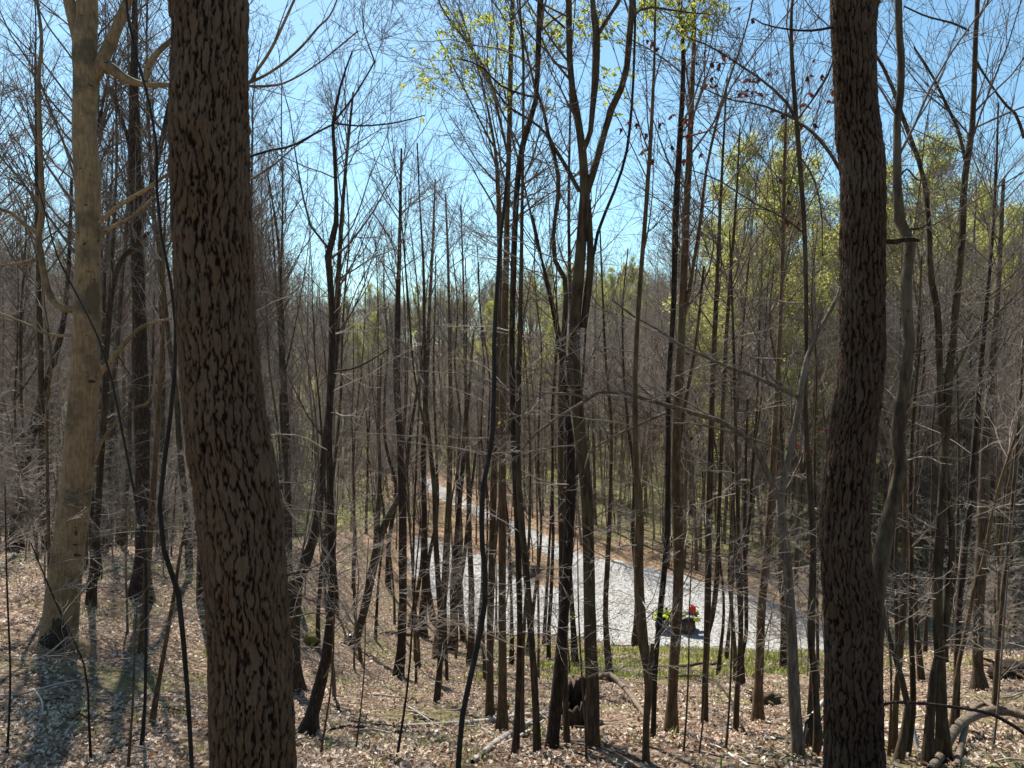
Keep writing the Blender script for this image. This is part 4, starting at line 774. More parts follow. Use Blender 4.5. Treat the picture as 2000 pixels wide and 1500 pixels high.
LEAFY = [proto_tree(211, 25, 0.15, 0.28, 54, 0.25, 46, 'bark_far', 'twig_far', leaf='leaf_distant', nleaf=24000, lsize=0.14), proto_tree(212, 22, 0.13, 0.22, 54, 0.27, 52, 'bark_far_brown', 'twig_far', leaf='leaf_distant', nleaf=22000, lsize=0.13, fork=True),
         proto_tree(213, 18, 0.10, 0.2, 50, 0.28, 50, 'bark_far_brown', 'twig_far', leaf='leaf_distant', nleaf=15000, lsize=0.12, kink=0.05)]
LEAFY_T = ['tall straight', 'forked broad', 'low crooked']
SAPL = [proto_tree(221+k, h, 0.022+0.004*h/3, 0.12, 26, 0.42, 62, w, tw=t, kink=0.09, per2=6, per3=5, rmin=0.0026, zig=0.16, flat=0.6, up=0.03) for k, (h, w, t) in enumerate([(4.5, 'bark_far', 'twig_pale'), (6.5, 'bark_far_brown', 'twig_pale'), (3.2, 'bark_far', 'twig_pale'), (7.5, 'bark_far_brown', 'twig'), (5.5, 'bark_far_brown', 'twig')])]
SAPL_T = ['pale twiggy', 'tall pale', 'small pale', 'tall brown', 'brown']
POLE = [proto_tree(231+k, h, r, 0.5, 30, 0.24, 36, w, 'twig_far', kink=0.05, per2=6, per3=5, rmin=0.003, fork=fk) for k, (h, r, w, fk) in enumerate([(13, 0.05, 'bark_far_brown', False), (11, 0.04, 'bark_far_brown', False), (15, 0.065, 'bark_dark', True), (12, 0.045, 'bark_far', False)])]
POLE_T = ['thin straight brown', 'thin warm brown', 'dark forked', 'thin grey']

NEAR = [proto_tree(241, 19, 0.12, 0.40, 44, 0.26, 38, 'bark_brown', 'twig', rmin=0.003), proto_tree(242, 17, 0.10, 0.36, 44, 0.25, 40, 'bark_dark', 'twig', fork=True, rmin=0.003), proto_tree(243, 18, 0.09, 0.34, 44, 0.24, 44, 'bark_grey', 'twig', kink=0.06, rmin=0.003)]
NEAR_T = ['straight brown', 'dark forked', 'crooked grey']
POLE_N = [proto_tree(251+k, h, r, 0.5, 28, 0.24, 36, w, 'twig', kink=0.05, per2=6, per3=5, rmin=0.0025, fork=fk) for k, (h, r, w, fk) in enumerate([(13, 0.05, 'bark_brown', False), (11, 0.04, 'bark_warm', False), (15, 0.065, 'bark_dark', True), (12, 0.045, 'bark_grey', False)])]
taken = [np.array([o.location.x, o.location.y]) for o in SC.objects if o.type == 'EMPTY']
def free(x, y, gap, store):
    q = np.array((x, y)); return all(np.hypot(*(q-t)) > gap for t in store)
def scatter(rng, n, ylo, yhi, fx, gap, store, ok=None, tries=60):
    """n spots inside the wedge the camera sees (fx gives a range of x for a given y), clear of the road"""
    out = []
    for _ in range(n*tries):
        if len(out) >= n: break
        u = rng.random(); y = math.sqrt(ylo**2 + u*(yhi**2-ylo**2)); a, b = fx(y); x = rng.uniform(a, b)
        if near_road(x, y) or not free(x, y, gap, store): continue
        px, py, _ = to_px(np.array((x, y, float(height(x, y)))))
        if ok and not ok(x, y, px, py): continue
        out.append((x, y)); store.append(np.array((x, y)))
    return out
clear = lambda x, y, px, py: not (y < 38 and 1225 < px < 1425) 
LAND = [(20, 'leftmost leaning tree'), (125, 'pale beech'), (275, 'stout dark tree'), (440, 'plated trunk'), (577, 'blackened snag'), (645, 'crooked dark tree'), (735, 'leaning grey tree'), (785, 'straight dark tree'), (860, 'forking sapling'),
        (940, 'S-bent vine'), (982, 'pole cluster'), (1095, 'charred trunk'), (1150, 'three limbed tree'), (1250, 'knotted tree'), (1320, 'quad bike'), (1385, 'V twin tree'), (1450, 'black Y tree'), (1495, 'leaning brown trunk'), (1545, 'arching tree'), (1588, 'maple'),
        (1660, 'furrowed trunk'), (1740, 'twisting stem'), (1836, 'intertwined trunks'), (1913, 'flared grey tree'), (1985, 'right border stem')]
def crest(px):
    """tree height factor across the view: the wood stands taller at both sides than in the gap in the middle"""
    px = np.asarray(px, float); return 0.72 + 0.50*(1-sstep(560, 720, px)) + 0.45*sstep(980, 1300, px)
USED = {}
def plant(protos, kinds, name, cat, noun, spots, rng, smin=0.85, smax=1.15, gap_low=False, grp='trees'):
    spots = sorted(spots, key=lambda q: q[1])
    for x, y in spots:
        k = int(rng.integers(0, len(protos))); s = rng.uniform(smin, smax); px, py, _ = to_px(np.array((x, y, float(height(x, y)))))
        if not -90 < px < 2090: continue
        if gap_low: s *= float(crest(px))
        z = 'beyond the gravel' if y > 40 else 'on the left slope' if x < -6 else 'on the slope'
        lx, ln = min(LAND, key=lambda q: abs(q[0]-px)); side = 'left' if px < lx else 'right'
        lab = f'{kinds[k]} {noun} {z}, just {side} of the {ln}' if -60 < px < 2060 else f'{kinds[k]} {noun} {z}, outside the view'
        n = USED[lab] = USED.get(lab, 0)+1
        if n == 2: lab = lab.replace(', just', ', farther')
        elif n >= 3: lab = lab.replace(', just', ', deep behind')
        put(protos[k], name, (x, y, float(height(x, y))-0.05), rng.uniform(0, 6.28), s, lab, cat, f'{kinds[k]} {grp} {z}')
R1 = rng_of(41)
wide = lambda y: (-0.70*y-1, 0.70*y+1)
plant(NEAR, NEAR_T, 'bare_tree', 'tree', 'bare tree', scatter(R1, 32, 16, 42, lambda y: (-0.8*y-1, -0.24*y-2), 1.6, taken), R1, grp='bare trees')
plant(BARE, BARE_T, 'bare_tree', 'tree', 'bare tree', scatter(R1, 190, 42, 115, wide, 2.0, taken), R1, gap_low=True, grp='bare trees')
plant(LEAFY, LEAFY_T, 'leafy_tree', 'tree', 'leafing tree', scatter(R1, 60, 48, 95, lambda y: (0.24*y, 0.69*y), 2.4, taken), R1, 0.9, 1.2, grp='leafing trees')
plant(LEAFY, LEAFY_T, 'leafy_tree', 'tree', 'leafing tree', scatter(R1, 12, 75, 130, lambda y: (-0.7*y, 0.15*y), 4.0, taken), R1, 0.6, 0.8, grp='leafing trees')
plant(POLE_N, POLE_T, 'slim_pole_tree', 'tree', 'bare pole tree', scatter(R1, 46, 13, 36, lambda y: (-0.36*y, 0.78*y+3), 1.1, taken, clear), R1, 0.8, 1.15, grp='bare pole trees')
plant(POLE, POLE_T, 'slim_pole_tree', 'tree', 'bare pole tree', scatter(R1, 60, 44, 80, wide, 1.3, taken), R1, 0.9, 1.3, grp='bare pole trees')
st2 = [t.copy() for t in taken]
plant(SAPL, SAPL_T, 'sapling', 'sapling', 'sapling', scatter(R1, 46, 10, 34, lambda y: (-0.78*y-2, -0.2*y), 0.7, st2), R1, 0.6, 1.1, grp='saplings')
plant(SAPL, SAPL_T, 'sapling', 'sapling', 'sapling', scatter(R1, 46, 9, 35, lambda y: (-0.25*y, 0.78*y+2), 0.7, st2, clear), R1, 0.5, 0.95, grp='saplings')
plant(SAPL, SAPL_T, 'sapling', 'sapling', 'sapling', scatter(R1, 120, 42, 95, wide, 1.0, st2), R1, 0.9, 1.5, grp='saplings')

# the rest of the wood and the far hillsides: a mass nobody could count, points that carry the same kinds of tree
def mass(name, protos, x, y, smin, smax, seed, tall=False):
    rng = rng_of(seed); n = len(x); me = bpy.data.meshes.new(name); me.vertices.add(n)
    me.vertices.foreach_set('co', np.stack([x, y, height(x, y)-0.05], 1).astype(np.float32).ravel())
    for an, ty, av in (('turn', 'FLOAT', rng.uniform(0, 6.28, n)), ('size', 'FLOAT', rng.uniform(smin, smax, n)*(crest(1000+1500*x/np.maximum(y, 1)) if tall else 1.0)), ('which', 'INT', rng.integers(0, len(protos), n))):
        a = me.attributes.new(an, ty, 'POINT'); a.data.foreach_set('value', av.astype(np.float32 if ty == 'FLOAT' else np.int32))
    o = bpy.data.objects.new(name, me); COL.objects.link(o); o['kind'] = 'stuff'
    g = bpy.data.node_groups.new(name, 'GeometryNodeTree'); g.interface.new_socket('Geometry', in_out='INPUT', socket_type='NodeSocketGeometry'); g.interface.new_socket('Geometry', in_out='OUTPUT', socket_type='NodeSocketGeometry')
    gi, go = g.nodes.new('NodeGroupInput'), g.nodes.new('NodeGroupOutput'); jn = g.nodes.new('GeometryNodeJoinGeometry'); g.links.new(jn.outputs[0], go.inputs[0])
    def attr(nm, ty): a = g.nodes.new('GeometryNodeInputNamedAttribute'); a.data_type = ty; a.inputs['Name'].default_value = nm; return next(q for q in a.outputs if q.enabled and q.name == 'Attribute')
    tu, sz, wh = attr('turn', 'FLOAT'), attr('size', 'FLOAT'), attr('which', 'INT'); cx = g.nodes.new('ShaderNodeCombineXYZ'); g.links.new(tu, cx.inputs['Z'])
    for k, pr in enumerate(protos):
        cmp = g.nodes.new('FunctionNodeCompare'); cmp.data_type = 'INT'; cmp.operation = 'EQUAL'; ins = [q for q in cmp.inputs if q.enabled]; g.links.new(wh, ins[0]); ins[1].default_value = k
        j2 = g.nodes.new('GeometryNodeJoinGeometry')
        for ob in pr:
            oi = g.nodes.new('GeometryNodeObjectInfo'); oi.inputs['Object'].default_value = ob; oi.inputs['As Instance'].default_value = False; g.links.new(oi.outputs['Geometry'], j2.inputs[0])
        ip = g.nodes.new('GeometryNodeInstanceOnPoints'); g.links.new(gi.outputs[0], ip.inputs['Points']); g.links.new(cmp.outputs[0], ip.inputs['Selection']); g.links.new(j2.outputs[0], ip.inputs['Instance'])
        g.links.new(cx.outputs[0], ip.inputs['Rotation']); g.links.new(sz, ip.inputs['Scale']); g.links.new(ip.outputs[0], jn.inputs[0])
    m = o.modifiers.new('trees', 'NODES'); m.node_group = g
    return o
def wedge(rng, n, r0, r1, spread=0.86):
    r = np.sqrt(rng.uniform(r0**2, r1**2, n)); a = rng.uniform(-1, 1, n)*math.atan(spread); return r*np.sin(a), r*np.cos(a)
R2 = rng_of(71)
x, y = wedge(R2, 3000, 115, 320); k = R2.random(3000) < 0.62+0.4*np.sin(0.06*x+1)*np.sin(0.05*y); mass('distant_woods', BARE, x[k], y[k], 0.5, 1.1, 1)
x, y = wedge(R2, 700, 100, 320); k = R2.random(len(x)) < 0.25 + 0.75*sstep(-10, 50, x); mass('distant_leafy_woods', LEAFY, x[k], y[k], 0.6, 0.95, 2)
x, y = wedge(R2, 620, 46, 118); k = (road_dist(x, y) > 1.2); mass('woods', BARE+POLE, x[k], y[k], 0.6, 1.1, 3, True)
x, y = wedge(R2, 1500, 46, 140); k = (road_dist(x, y) > 1.0); mass('brushwood', SAPL, x[k], y[k], 0.9, 1.6, 4)
x = R2.uniform(-30, -7, 150); y = R2.uniform(17, 44, 150); k = (np.abs(x) < 0.85*y+3) & (x < -0.25*y-1.5); mass('brushwood', SAPL, x[k], y[k], 0.6, 1.1, 5)

# ------------------------------------------------------------------ what covers the ground: dead leaves, low green plants (uncountable)
def litter():
    rng = rng_of(81); out = []
    for ylo, yhi, dens, sz in ((4, 9, 560, 0.046), (9, 18, 330, 0.048), (18, 36, 80, 0.075), (36, 60, 12, 0.11)):
        A = 0.82*(yhi**2-ylo**2) + 4*(yhi-ylo); n = int(A*dens); y = np.sqrt(rng.uniform(ylo**2, yhi**2, n)); x = rng.uniform(-1, 1, n)*(0.82*y+2)
        drift = np.sin(1.7*x+2*np.sin(0.8*y))*np.sin(1.3*y+np.sin(1.1*x)) + 0.6*np.sin(4.1*x-1.7*y)*np.sin(3.7*y+0.9*x)
        keep = rng.random(n) < 0.72 + 0.5*drift
        if yhi > 30:
            ins = inside(x, y, ROAD); keep &= ~ins | (rng.random(n) < 0.05)
        x, y, drift = x[keep], y[keep], drift[keep]; n = len(x)
        pos = np.stack([x, y, height(x, y)+rng.uniform(0.0, 0.05, n)], 1); a = rng.normal(size=(n, 3)); a[:, 2] *= 0.33; a = norm(a)
        up = norm(np.array((0, 0, 1.0)) + rng.normal(size=(n, 3))*0.5); s = norm(np.cross(a, up)); u = np.cross(s, a)
        L = (sz*rng.uniform(0.6, 1.4, n))[:, None]; w = L*rng.uniform(0.2, 0.42, (n, 1)); fo = L*rng.uniform(-0.1, 0.4, (n, 1)); cu = L*rng.uniform(-0.15, 0.45, (n, 1))
        V = np.stack([pos, pos+a*L*0.4+s*w+u*fo, pos+a*L*0.8+s*w*0.6+u*(fo+cu*0.5), pos+a*L+u*cu, pos+a*L*0.8-s*w*0.6+u*(fo+cu*0.5), pos+a*L*0.4-s*w+u*fo], 1).reshape(-1, 3)
        out.append((V, n, np.where(rng.random(n) < 0.06, rng.uniform(0.95, 1, n), np.clip(rng.random(n)*0.8 + 0.12 + 0.14*drift, 0, 0.95))))
    V = np.concatenate([o[0] for o in out]); n = sum(o[1] for o in out); t = np.repeat(np.concatenate([o[2] for o in out]), 6)
    i = np.arange(n)[:, None]*6; F = np.concatenate([i+np.array([[0, 1, 2, 3]]), i+np.array([[0, 3, 4, 5]])])
    o = mesh('fallen_leaves', V, F, 'leaf_litter', smooth=False, attrs={'tint': t}); o['kind'] = 'stuff'; return n
NL = litter()
def blades(name, xs, ys, n_each, h, spread, seed, mat='grass_green', wide=0.012):
    """tufts of grass blades and small upright leaves"""
    rng = rng_of(seed); m = len(xs); c = np.stack([xs, ys], 1); q = np.repeat(c, n_each, 0) + rng.normal(size=(m*n_each, 2))*spread; k = len(q)
    z = height(q[:, 0], q[:, 1]); b = np.stack([q[:, 0], q[:, 1], z], 1); a = rng.uniform(0, 6.28, k); hh = h*rng.uniform(0.4, 1.3, k)
    d = np.stack([np.cos(a), np.sin(a), np.zeros(k)], 1); s = np.stack([-np.sin(a), np.cos(a), np.zeros(k)], 1)*wide*rng.uniform(0.6, 1.6, (k, 1)); ln = rng.uniform(0.1, 0.8, (k, 1))*hh[:, None]
    m1 = b+d*ln*0.35+np.array((0, 0, 1.0))*hh[:, None]*0.6; tp = b+d*ln+np.array((0, 0, 1.0))*hh[:, None]
    V = np.stack([b-s*0.6, b+s*0.6, m1+s, m1-s, tp+s*0.2, tp-s*0.2], 1).reshape(-1, 3); i = np.arange(k)[:, None]*6
    F = np.concatenate([i+np.array([[0, 1, 2, 3]]), i+np.array([[3, 2, 4, 5]])])
    o = mesh(name, V, F, mat, smooth=False, attrs={'tint': np.repeat(rng.random(k), 6)}); o['kind'] = 'stuff'
def green():
    rng = rng_of(91); n = 2600
    y = rng.uniform(20, 35.5, n); x = rng.uniform(-1, 15, n); px, py, _ = to_px(np.stack([x, y, height(x, y)], 1))
    dens = np.exp(-((py-1315)/46)**2)*sstep(1020, 1150, px)*(1-sstep(1640, 1700, px))*(0.30+0.9*np.sin(0.9*x+1)*np.sin(1.3*y+0.7*x))  + 0.1*(px < 1050)*(py < 1260) + 0.04
    k = (rng.random(n) < dens*2.6) & ~inside(x, y, ROAD); blades('grass', x[k], y[k], 15, 0.15, 0.2, 92, wide=0.014)
    n = 900; y = rng.uniform(4, 22, n); x = rng.uniform(-1, 1, n)*(0.75*y); k = rng.random(n) < 0.16+0.2*np.sin(1.3*x+1)*np.sin(0.8*y); blades('grass', x[k], y[k], 9, 0.13, 0.07, 93, wide=0.006)
    n = 6500; y = np.sqrt(rng.uniform(46**2, 118**2, n)); x = rng.uniform(-0.6, 0.8, n)*y; k = (road_dist(x, y) > 3.0) & (rng.random(n) < 0.6+0.5*np.sin(0.11*x+0.4)*np.sin(0.09*y)); x, y = x[k], y[k]
    c = np.stack([x, y, height(x, y)], 1); per = 12; pos = np.repeat(c, per, 0) + rng.normal(size=(len(c)*per, 3))*np.array((0.7, 0.7, 0.45)); pos[:, 2] = np.maximum(pos[:, 2], height(pos[:, 0], pos[:, 1])+0.05) + rng.random(len(pos))*0.7
    v, f, t = leaves_at(rng, pos, 0.17, -0.2, narrow=0.8); o = mesh('undergrowth', v, f, 'grass_green', smooth=False, attrs={'tint': t}); o['kind'] = 'stuff'
green()

# ------------------------------------------------------------------ fallen wood
def fallen(name, label, pts, mat, cat='branch', group=None, lift=0.0, forks=(), seed=1, S=8, deps=None, K=24):
    rng = rng_of(seed); W = []
    def line(pp):
        q, r = [], []
        for t in pp:
            x, y, w = t[:3]; h = t[3] if len(t) > 3 else 0.0
            d = t[4] if len(t) > 4 else ground_depth(x, y)
            p = P(x, y, d); rr = w/2/1500*d
            if len(t) <= 4: p[2] = float(height(p[0], p[1])) + rr*0.7 + h
            q.append(p); r.append(rr)
        return resample(q, r, K)
    lines = [line(pts)] + [line(f) for f in forks]
    o = lines[0][0][0]; root = empty(name, (o[0], o[1], float(height(o[0], o[1]))), label, cat, group)
    for i, (c, r) in enumerate(lines):
        v, f = tubes(c[None], r[None], S, rng, 0.05); mesh('stem' if i == 0 else 'side_branch', v, f, mat, root, origin=root.location)
    return root
fallen('fallen_branch', 'long pale barkless pole lying level on the leaves, behind the pole cluster', [(770, 1422, 8), (830, 1420, 9), (900, 1416, 10), (960, 1411, 11), (1003, 1404, 11), (1050, 1399, 10), (1080, 1397, 9)], 'dead_wood')
fallen('fallen_branch', 'thin dark curved branch lying before the crooked dark tree', [(636, 1428, 5), (670, 1422, 6), (700, 1421, 7), (735, 1428, 8), (775, 1432, 7), (842, 1428, 4)], 'bark_brown')
fallen('fallen_branch', 'short black rotten branch on the leaves, left of the S-bent vine', [(802, 1468, 7), (825, 1466, 11), (850, 1467, 8), (893, 1476, 5)], 'rotten_wood')
fallen('fallen_branch', 'grey forked dead branch propped slanting among the pole feet', [(922, 1492, 10), (945, 1474, 12), (975, 1451, 13), (1005, 1432, 12), (1040, 1413, 10), (1070, 1400, 8)], 'dead_wood', forks=[[(972, 1455, 6), (960, 1435, 6), (935, 1422, 5), (912, 1420, 4)], [(960, 1465, 7), (1000, 1448, 7), (1040, 1425, 6), (1062, 1408, 4)], [(990, 1462, 5), (1005, 1478, 5), (1020, 1490, 4)]])
fallen('fallen_branch', 'arched grey branch rising from the leaves behind the forked tree', [(1085, 1392, 9), (1110, 1382, 10, 0.1), (1145, 1368, 9, 0.25), (1185, 1357, 10, 0.38), (1215, 1368, 11, 0.25), (1245, 1388, 10, 0.06), (1262, 1405, 8)], 'bark_driftwood')
fallen('fallen_branch', 'white bare pole leaning up behind the furrowed trunk foot', [(1490, 1500, 12, 0, 8.0), (1530, 1468, 12, 0, 8.1), (1562, 1443, 12, 0, 8.2), (1590, 1395, 11, 0, 8.4), (1615, 1362, 9, 0, 8.5)], 'dead_wood_white')
fallen('fallen_branch', 'bent white stick lying below the light brown leaning trunk', [(1358, 1437, 4), (1380, 1452, 5), (1410, 1465, 6), (1435, 1482, 6), (1465, 1502, 6)], 'dead_wood_white')
fallen('fallen_branch', 'thick grey brown branch bowed over the slope in the lower right corner', [(1815, 1512, 17), (1840, 1488, 17, 0.05), (1868, 1460, 18, 0.18), (1895, 1450, 18, 0.25), (1935, 1444, 18, 0.3), (1970, 1445, 17, 0.3), (2030, 1455, 15, 0.25)], 'bark_driftwood', forks=[[(1868, 1505, 12), (1878, 1465, 12, 0.05), (1895, 1432, 11, 0.25), (1925, 1428, 8, 0.35), (1945, 1440, 7, 0.3)], [(1945, 1440, 9, 0.32), (1920, 1428, 6, 0.4), (1905, 1424, 4, 0.45)]], S=10)
fallen('fallen_branch', 'white dead branch standing slanted at the foot of the broken off pole', [(1805, 1505, 8, 0, 7.7), (1795, 1470, 8, 0, 7.8), (1785, 1430, 8, 0, 7.9), (1778, 1402, 6, 0, 8.0)], 'dead_wood_white')
fallen('fallen_branch', 'thin dark branch arching across the right trunks to the border', [(1715, 1383, 6, 0, 6.4), (1740, 1372, 6, 0, 6.4), (1800, 1374, 6, 0, 6.4), (1870, 1382, 6, 0, 6.4), (1930, 1393, 7, 0, 6.4), (1975, 1415, 7, 0, 6.4), (2010, 1440, 7, 0, 6.4)], 'bark_dark')
fallen('fallen_branch', 'pale forked twig on the shaded leaves in the lower left corner', [(-10, 1366, 4, 0.03), (35, 1367, 4, 0.06), (68, 1362, 4, 0.08), (110, 1350, 4, 0.08), (150, 1338, 3, 0.06)], 'dead_wood', forks=[[(68, 1362, 4, 0.08), (83, 1385, 4, 0.05), (72, 1420, 3, 0.02), (20, 1438, 3)]])
fallen('fallen_branch', 'pale stick leaning at the blackened foot of the beech', [(132, 1244, 3, 0.0, 8.5), (95, 1275, 4, 0, 8.4), (62, 1292, 3, 0, 8.3)], 'dead_wood')
fallen('fallen_branch', 'dark crooked branch on the grassy rim below the gravel', [(1322, 1308, 4, 0.1), (1345, 1312, 6, 0.15), (1370, 1310, 5, 0.2), (1395, 1312, 5, 0.2), (1410, 1302, 3, 0.3)], 'rotten_wood', forks=[[(1345, 1312, 8, 0.1), (1350, 1320, 9, 0), (1355, 1325, 5)]])
fallen('fallen_branch', 'thin dark branch bowing to the ground between two poles, a yellow leaf on it', [(1300, 1348, 3, 0.25), (1350, 1350, 4, 0.3), (1390, 1360, 4, 0.28), (1425, 1385, 5, 0.15), (1445, 1415, 5, 0.05), (1455, 1435, 3)], 'bark_dark')
fallen('fallen_branch', 'dead log lying among grey sticks just above the long pale pole', [(640, 1375, 5), (660, 1387, 9), (690, 1395, 10), (715, 1402, 6)], 'rotten_wood')
fallen('fallen_branch', 'long thin log in shade across the slope above the gravel bend', [(735, 1240, 4), (765, 1238, 7), (800, 1241, 5), (840, 1246, 4)], 'rotten_wood')
r = rng_of(55); SU = {}
for k in range(46):
    zi = int(r.integers(0, 4)); x = r.uniform(*[(10, 400), (640, 880), (960, 1560), (1740, 1990)][zi]); y = r.uniform(1330, 1495); L = r.uniform(30, 110); sl_ = r.normal()*0.25
    mt, ad = [('dead_wood', 'pale grey'), ('bark_brown', 'brown'), ('dead_wood', 'pale grey'), ('bark_grey', 'grey brown')][k % 4]; ad = ('long ' if L > 70 else 'short ')+ad
    lx, ln = min(LAND, key=lambda q: abs(q[0]-x-L/2)); lab = f"{ad} stick flat on the leaves, {'nearer' if y > 1440 else 'farther off'}, {'left' if x+L/2 < lx else 'right'} of the {ln}"
    fallen('stick', lab, [(x, y, r.uniform(2, 5), 0.02), (x+L*0.35, y+L*0.35*sl_+r.normal()*4, r.uniform(2, 5), 0.04), (x+L*0.7, y+L*0.7*sl_+r.normal()*4, 3, 0.03), (x+L, y+L*sl_, 2, 0.01)], mt, 'stick', 'dead sticks on the leaves', S=5, K=8, seed=k)

rotten_foot()
# stump, root mounds, moss
def stump():
    d = 10.2; p = P(1128, 1462, d); p[2] = float(height(p[0], p[1])); rt = empty('tree_stump', p, 'hollow black rotten stump between the charred trunk and the forked tree', 'stump')
    rng = rng_of(31); n, K = 30, 8; th = np.arange(n)*2*math.pi/n; top = 0.42+0.16*np.sin(th+1)+0.06*rng.normal(size=n)
    V, F = [], []
    for side, rr in ((0, 1.0), (1, 0.72)):
        for k in range(K):
            t = k/(K-1); rad = 0.19*(1.25-0.35*t)*rr*(1+0.12*np.sin(3*th+1)+0.06*np.sin(7*th))
            V.append(np.stack([rad*np.cos(th), rad*np.sin(th), -0.15+(top+0.15)*t], 1))
    V = np.concatenate(V); s = np.arange(n); s2 = (s+1) % n
    for k in range(K-1): F.append(np.stack([k*n+s, k*n+s2, (k+1)*n+s2, (k+1)*n+s], 1)); j = K+k; F.append(np.stack([j*n+s2, j*n+s, (j+1)*n+s, (j+1)*n+s2], 1))
    F.append(np.stack([(K-1)*n+s, (K-1)*n+s2, (2*K-1)*n+s2, (2*K-1)*n+s], 1))
    mesh('stump_shell', V, np.concatenate(F), 'rotten_wood', rt)
    for a in (2.6, 3.9, 5.3):
        q = np.array([(0.15*math.cos(a), 0.15*math.sin(a), 0.22), (0.26*math.cos(a), 0.26*math.sin(a), 0.1), (0.42*math.cos(a), 0.42*math.sin(a), -0.05)]); c, rr = resample(q, [0.06, 0.045, 0.02], 8); v, f = tubes(c[None], rr[None], 7, rng, 0.1); mesh('root', v, f, 'bark_brown', rt)
stump()
def mound(x, y, wpx, hpx, name, label, mat, roots, seed):
    d = ground_depth(x, y); p = P(x, y, d); p[2] = float(height(p[0], p[1])); rt = empty(name, p, label, 'stump' if 'stump' in name else 'moss' if 'moss' in name else 'mound')
    w, h = wpx/1500*d/2, hpx/1500*d; lumps('body', mat, rt, (0, 0, h*0.3), w, w*0.8, h*0.75, seed)
    rng = rng_of(seed)
    for k in range(roots):
        a = rng.uniform(0, 6.28); el = rng.uniform(0.1, 1.0); q = np.array([(0, 0, h*0.3), (w*1.0*math.cos(a), w*math.sin(a), h*(0.4+0.6*el)), (w*1.6*math.cos(a), w*1.5*math.sin(a), h*(0.2+1.0*el))]); c, rr = resample(q, [w*0.16, w*0.09, w*0.02], 7); v, f = tubes(c[None], rr[None], 6, rng, 0.12); mesh('root', v, f, 'bark_brown', rt)
mound(1492, 1378, 50, 22, 'root_mound', 'brown mound of torn up roots behind the light brown leaning trunk', 'bark_brown', 14, 3)
mound(607, 1258, 30, 22, 'moss_mound', 'yellow green mossy lump right of the broken blackened stump', 'moss', 0, 4)
mound(1586, 1462, 34, 60, 'tree_stump', 'rounded dark stump close behind the foot of the maple', 'rotten_wood', 3, 5)
mound(980, 1392, 26, 16, 'root_mound', 'low dark root lump at the foot of the pole cluster', 'rotten_wood', 3, 6)
mound(1975, 1330, 80, 40, 'root_mound', 'big dark mound of earth and roots at the right border', 'bark_dark', 12, 7)
mound(685, 1262, 26, 16, 'root_mound', 'dark hollow root lump at the foot of the leaning grey tree', 'rotten_wood', 3, 8)
mound(1028, 1122, 46, 13, 'brush_mound', 'low brown heap of dead brush on the island between the road arms', 'bark_driftwood', 22, 9)

# ------------------------------------------------------------------ quad bike on the gravel, red can on its rear rack
plain('quad_lime', (0.38, 0.47, 0.02), rough=0.35, vary=0.04); plain('quad_black', (0.018, 0.018, 0.02), rough=0.5); plain('quad_grey', (0.35, 0.36, 0.38), rough=0.4, vary=0.05)
plain('tyre_rubber', (0.055, 0.047, 0.038), rough=0.9, vary=0.3, scale=9); plain('rim_dark', (0.03, 0.03, 0.032), rough=0.4, metal=0.6); plain('seat_vinyl', (0.02, 0.02, 0.022), rough=0.45)
plain('steel_tube', (0.04, 0.04, 0.042), rough=0.4, metal=0.5); plain('lamp_clear', (0.75, 0.76, 0.78), rough=0.08); plain('lamp_red', (0.5, 0.02, 0.02), rough=0.15); plain('lamp_amber', (0.7, 0.2, 0.02), rough=0.2)
plain('can_red', (0.55, 0.012, 0.02), rough=0.35, vary=0.05); plain('dust_tan', (0.23, 0.20, 0.16), rough=0.95, vary=0.3)
def bm_obj(name, bm, mat, parent, bevel=0.0):
    if bevel: bmesh.ops.bevel(bm, geom=list(bm.edges), offset=bevel, segments=2, affect='EDGES', profile=0.6)
    bmesh.ops.recalc_face_normals(bm, faces=bm.faces)
    me = bpy.data.meshes.new(name); bm.to_mesh(me); bm.free(); me.polygons.foreach_set('use_smooth', np.full(len(me.polygons), bevel > 0, bool)); me.materials.append(MATS[mat])
    o = bpy.data.objects.new(name, me); COL.objects.link(o); o.parent = parent; return o
def prism(prof, y0, y1, taper_y=1.0):
    """side outline (x, z) swept from y0 to y1"""
    bm = bmesh.new(); a = [bm.verts.new((x, y0, z)) for x, z in prof]; b = [bm.verts.new((x, y1, z)) for x, z in prof]
    bm.faces.new(a); bm.faces.new(b[::-1]); n = len(prof)
    for i in range(n): bm.faces.new((a[i], b[i], b[(i+1) % n], a[(i+1) % n]))
    return bm
def rod(pts, r, S=7):
    c, rr = resample(pts, [r]*len(pts), max(4, 5*(len(pts)-1)+1)); return tubes(c[None], rr[None], S)
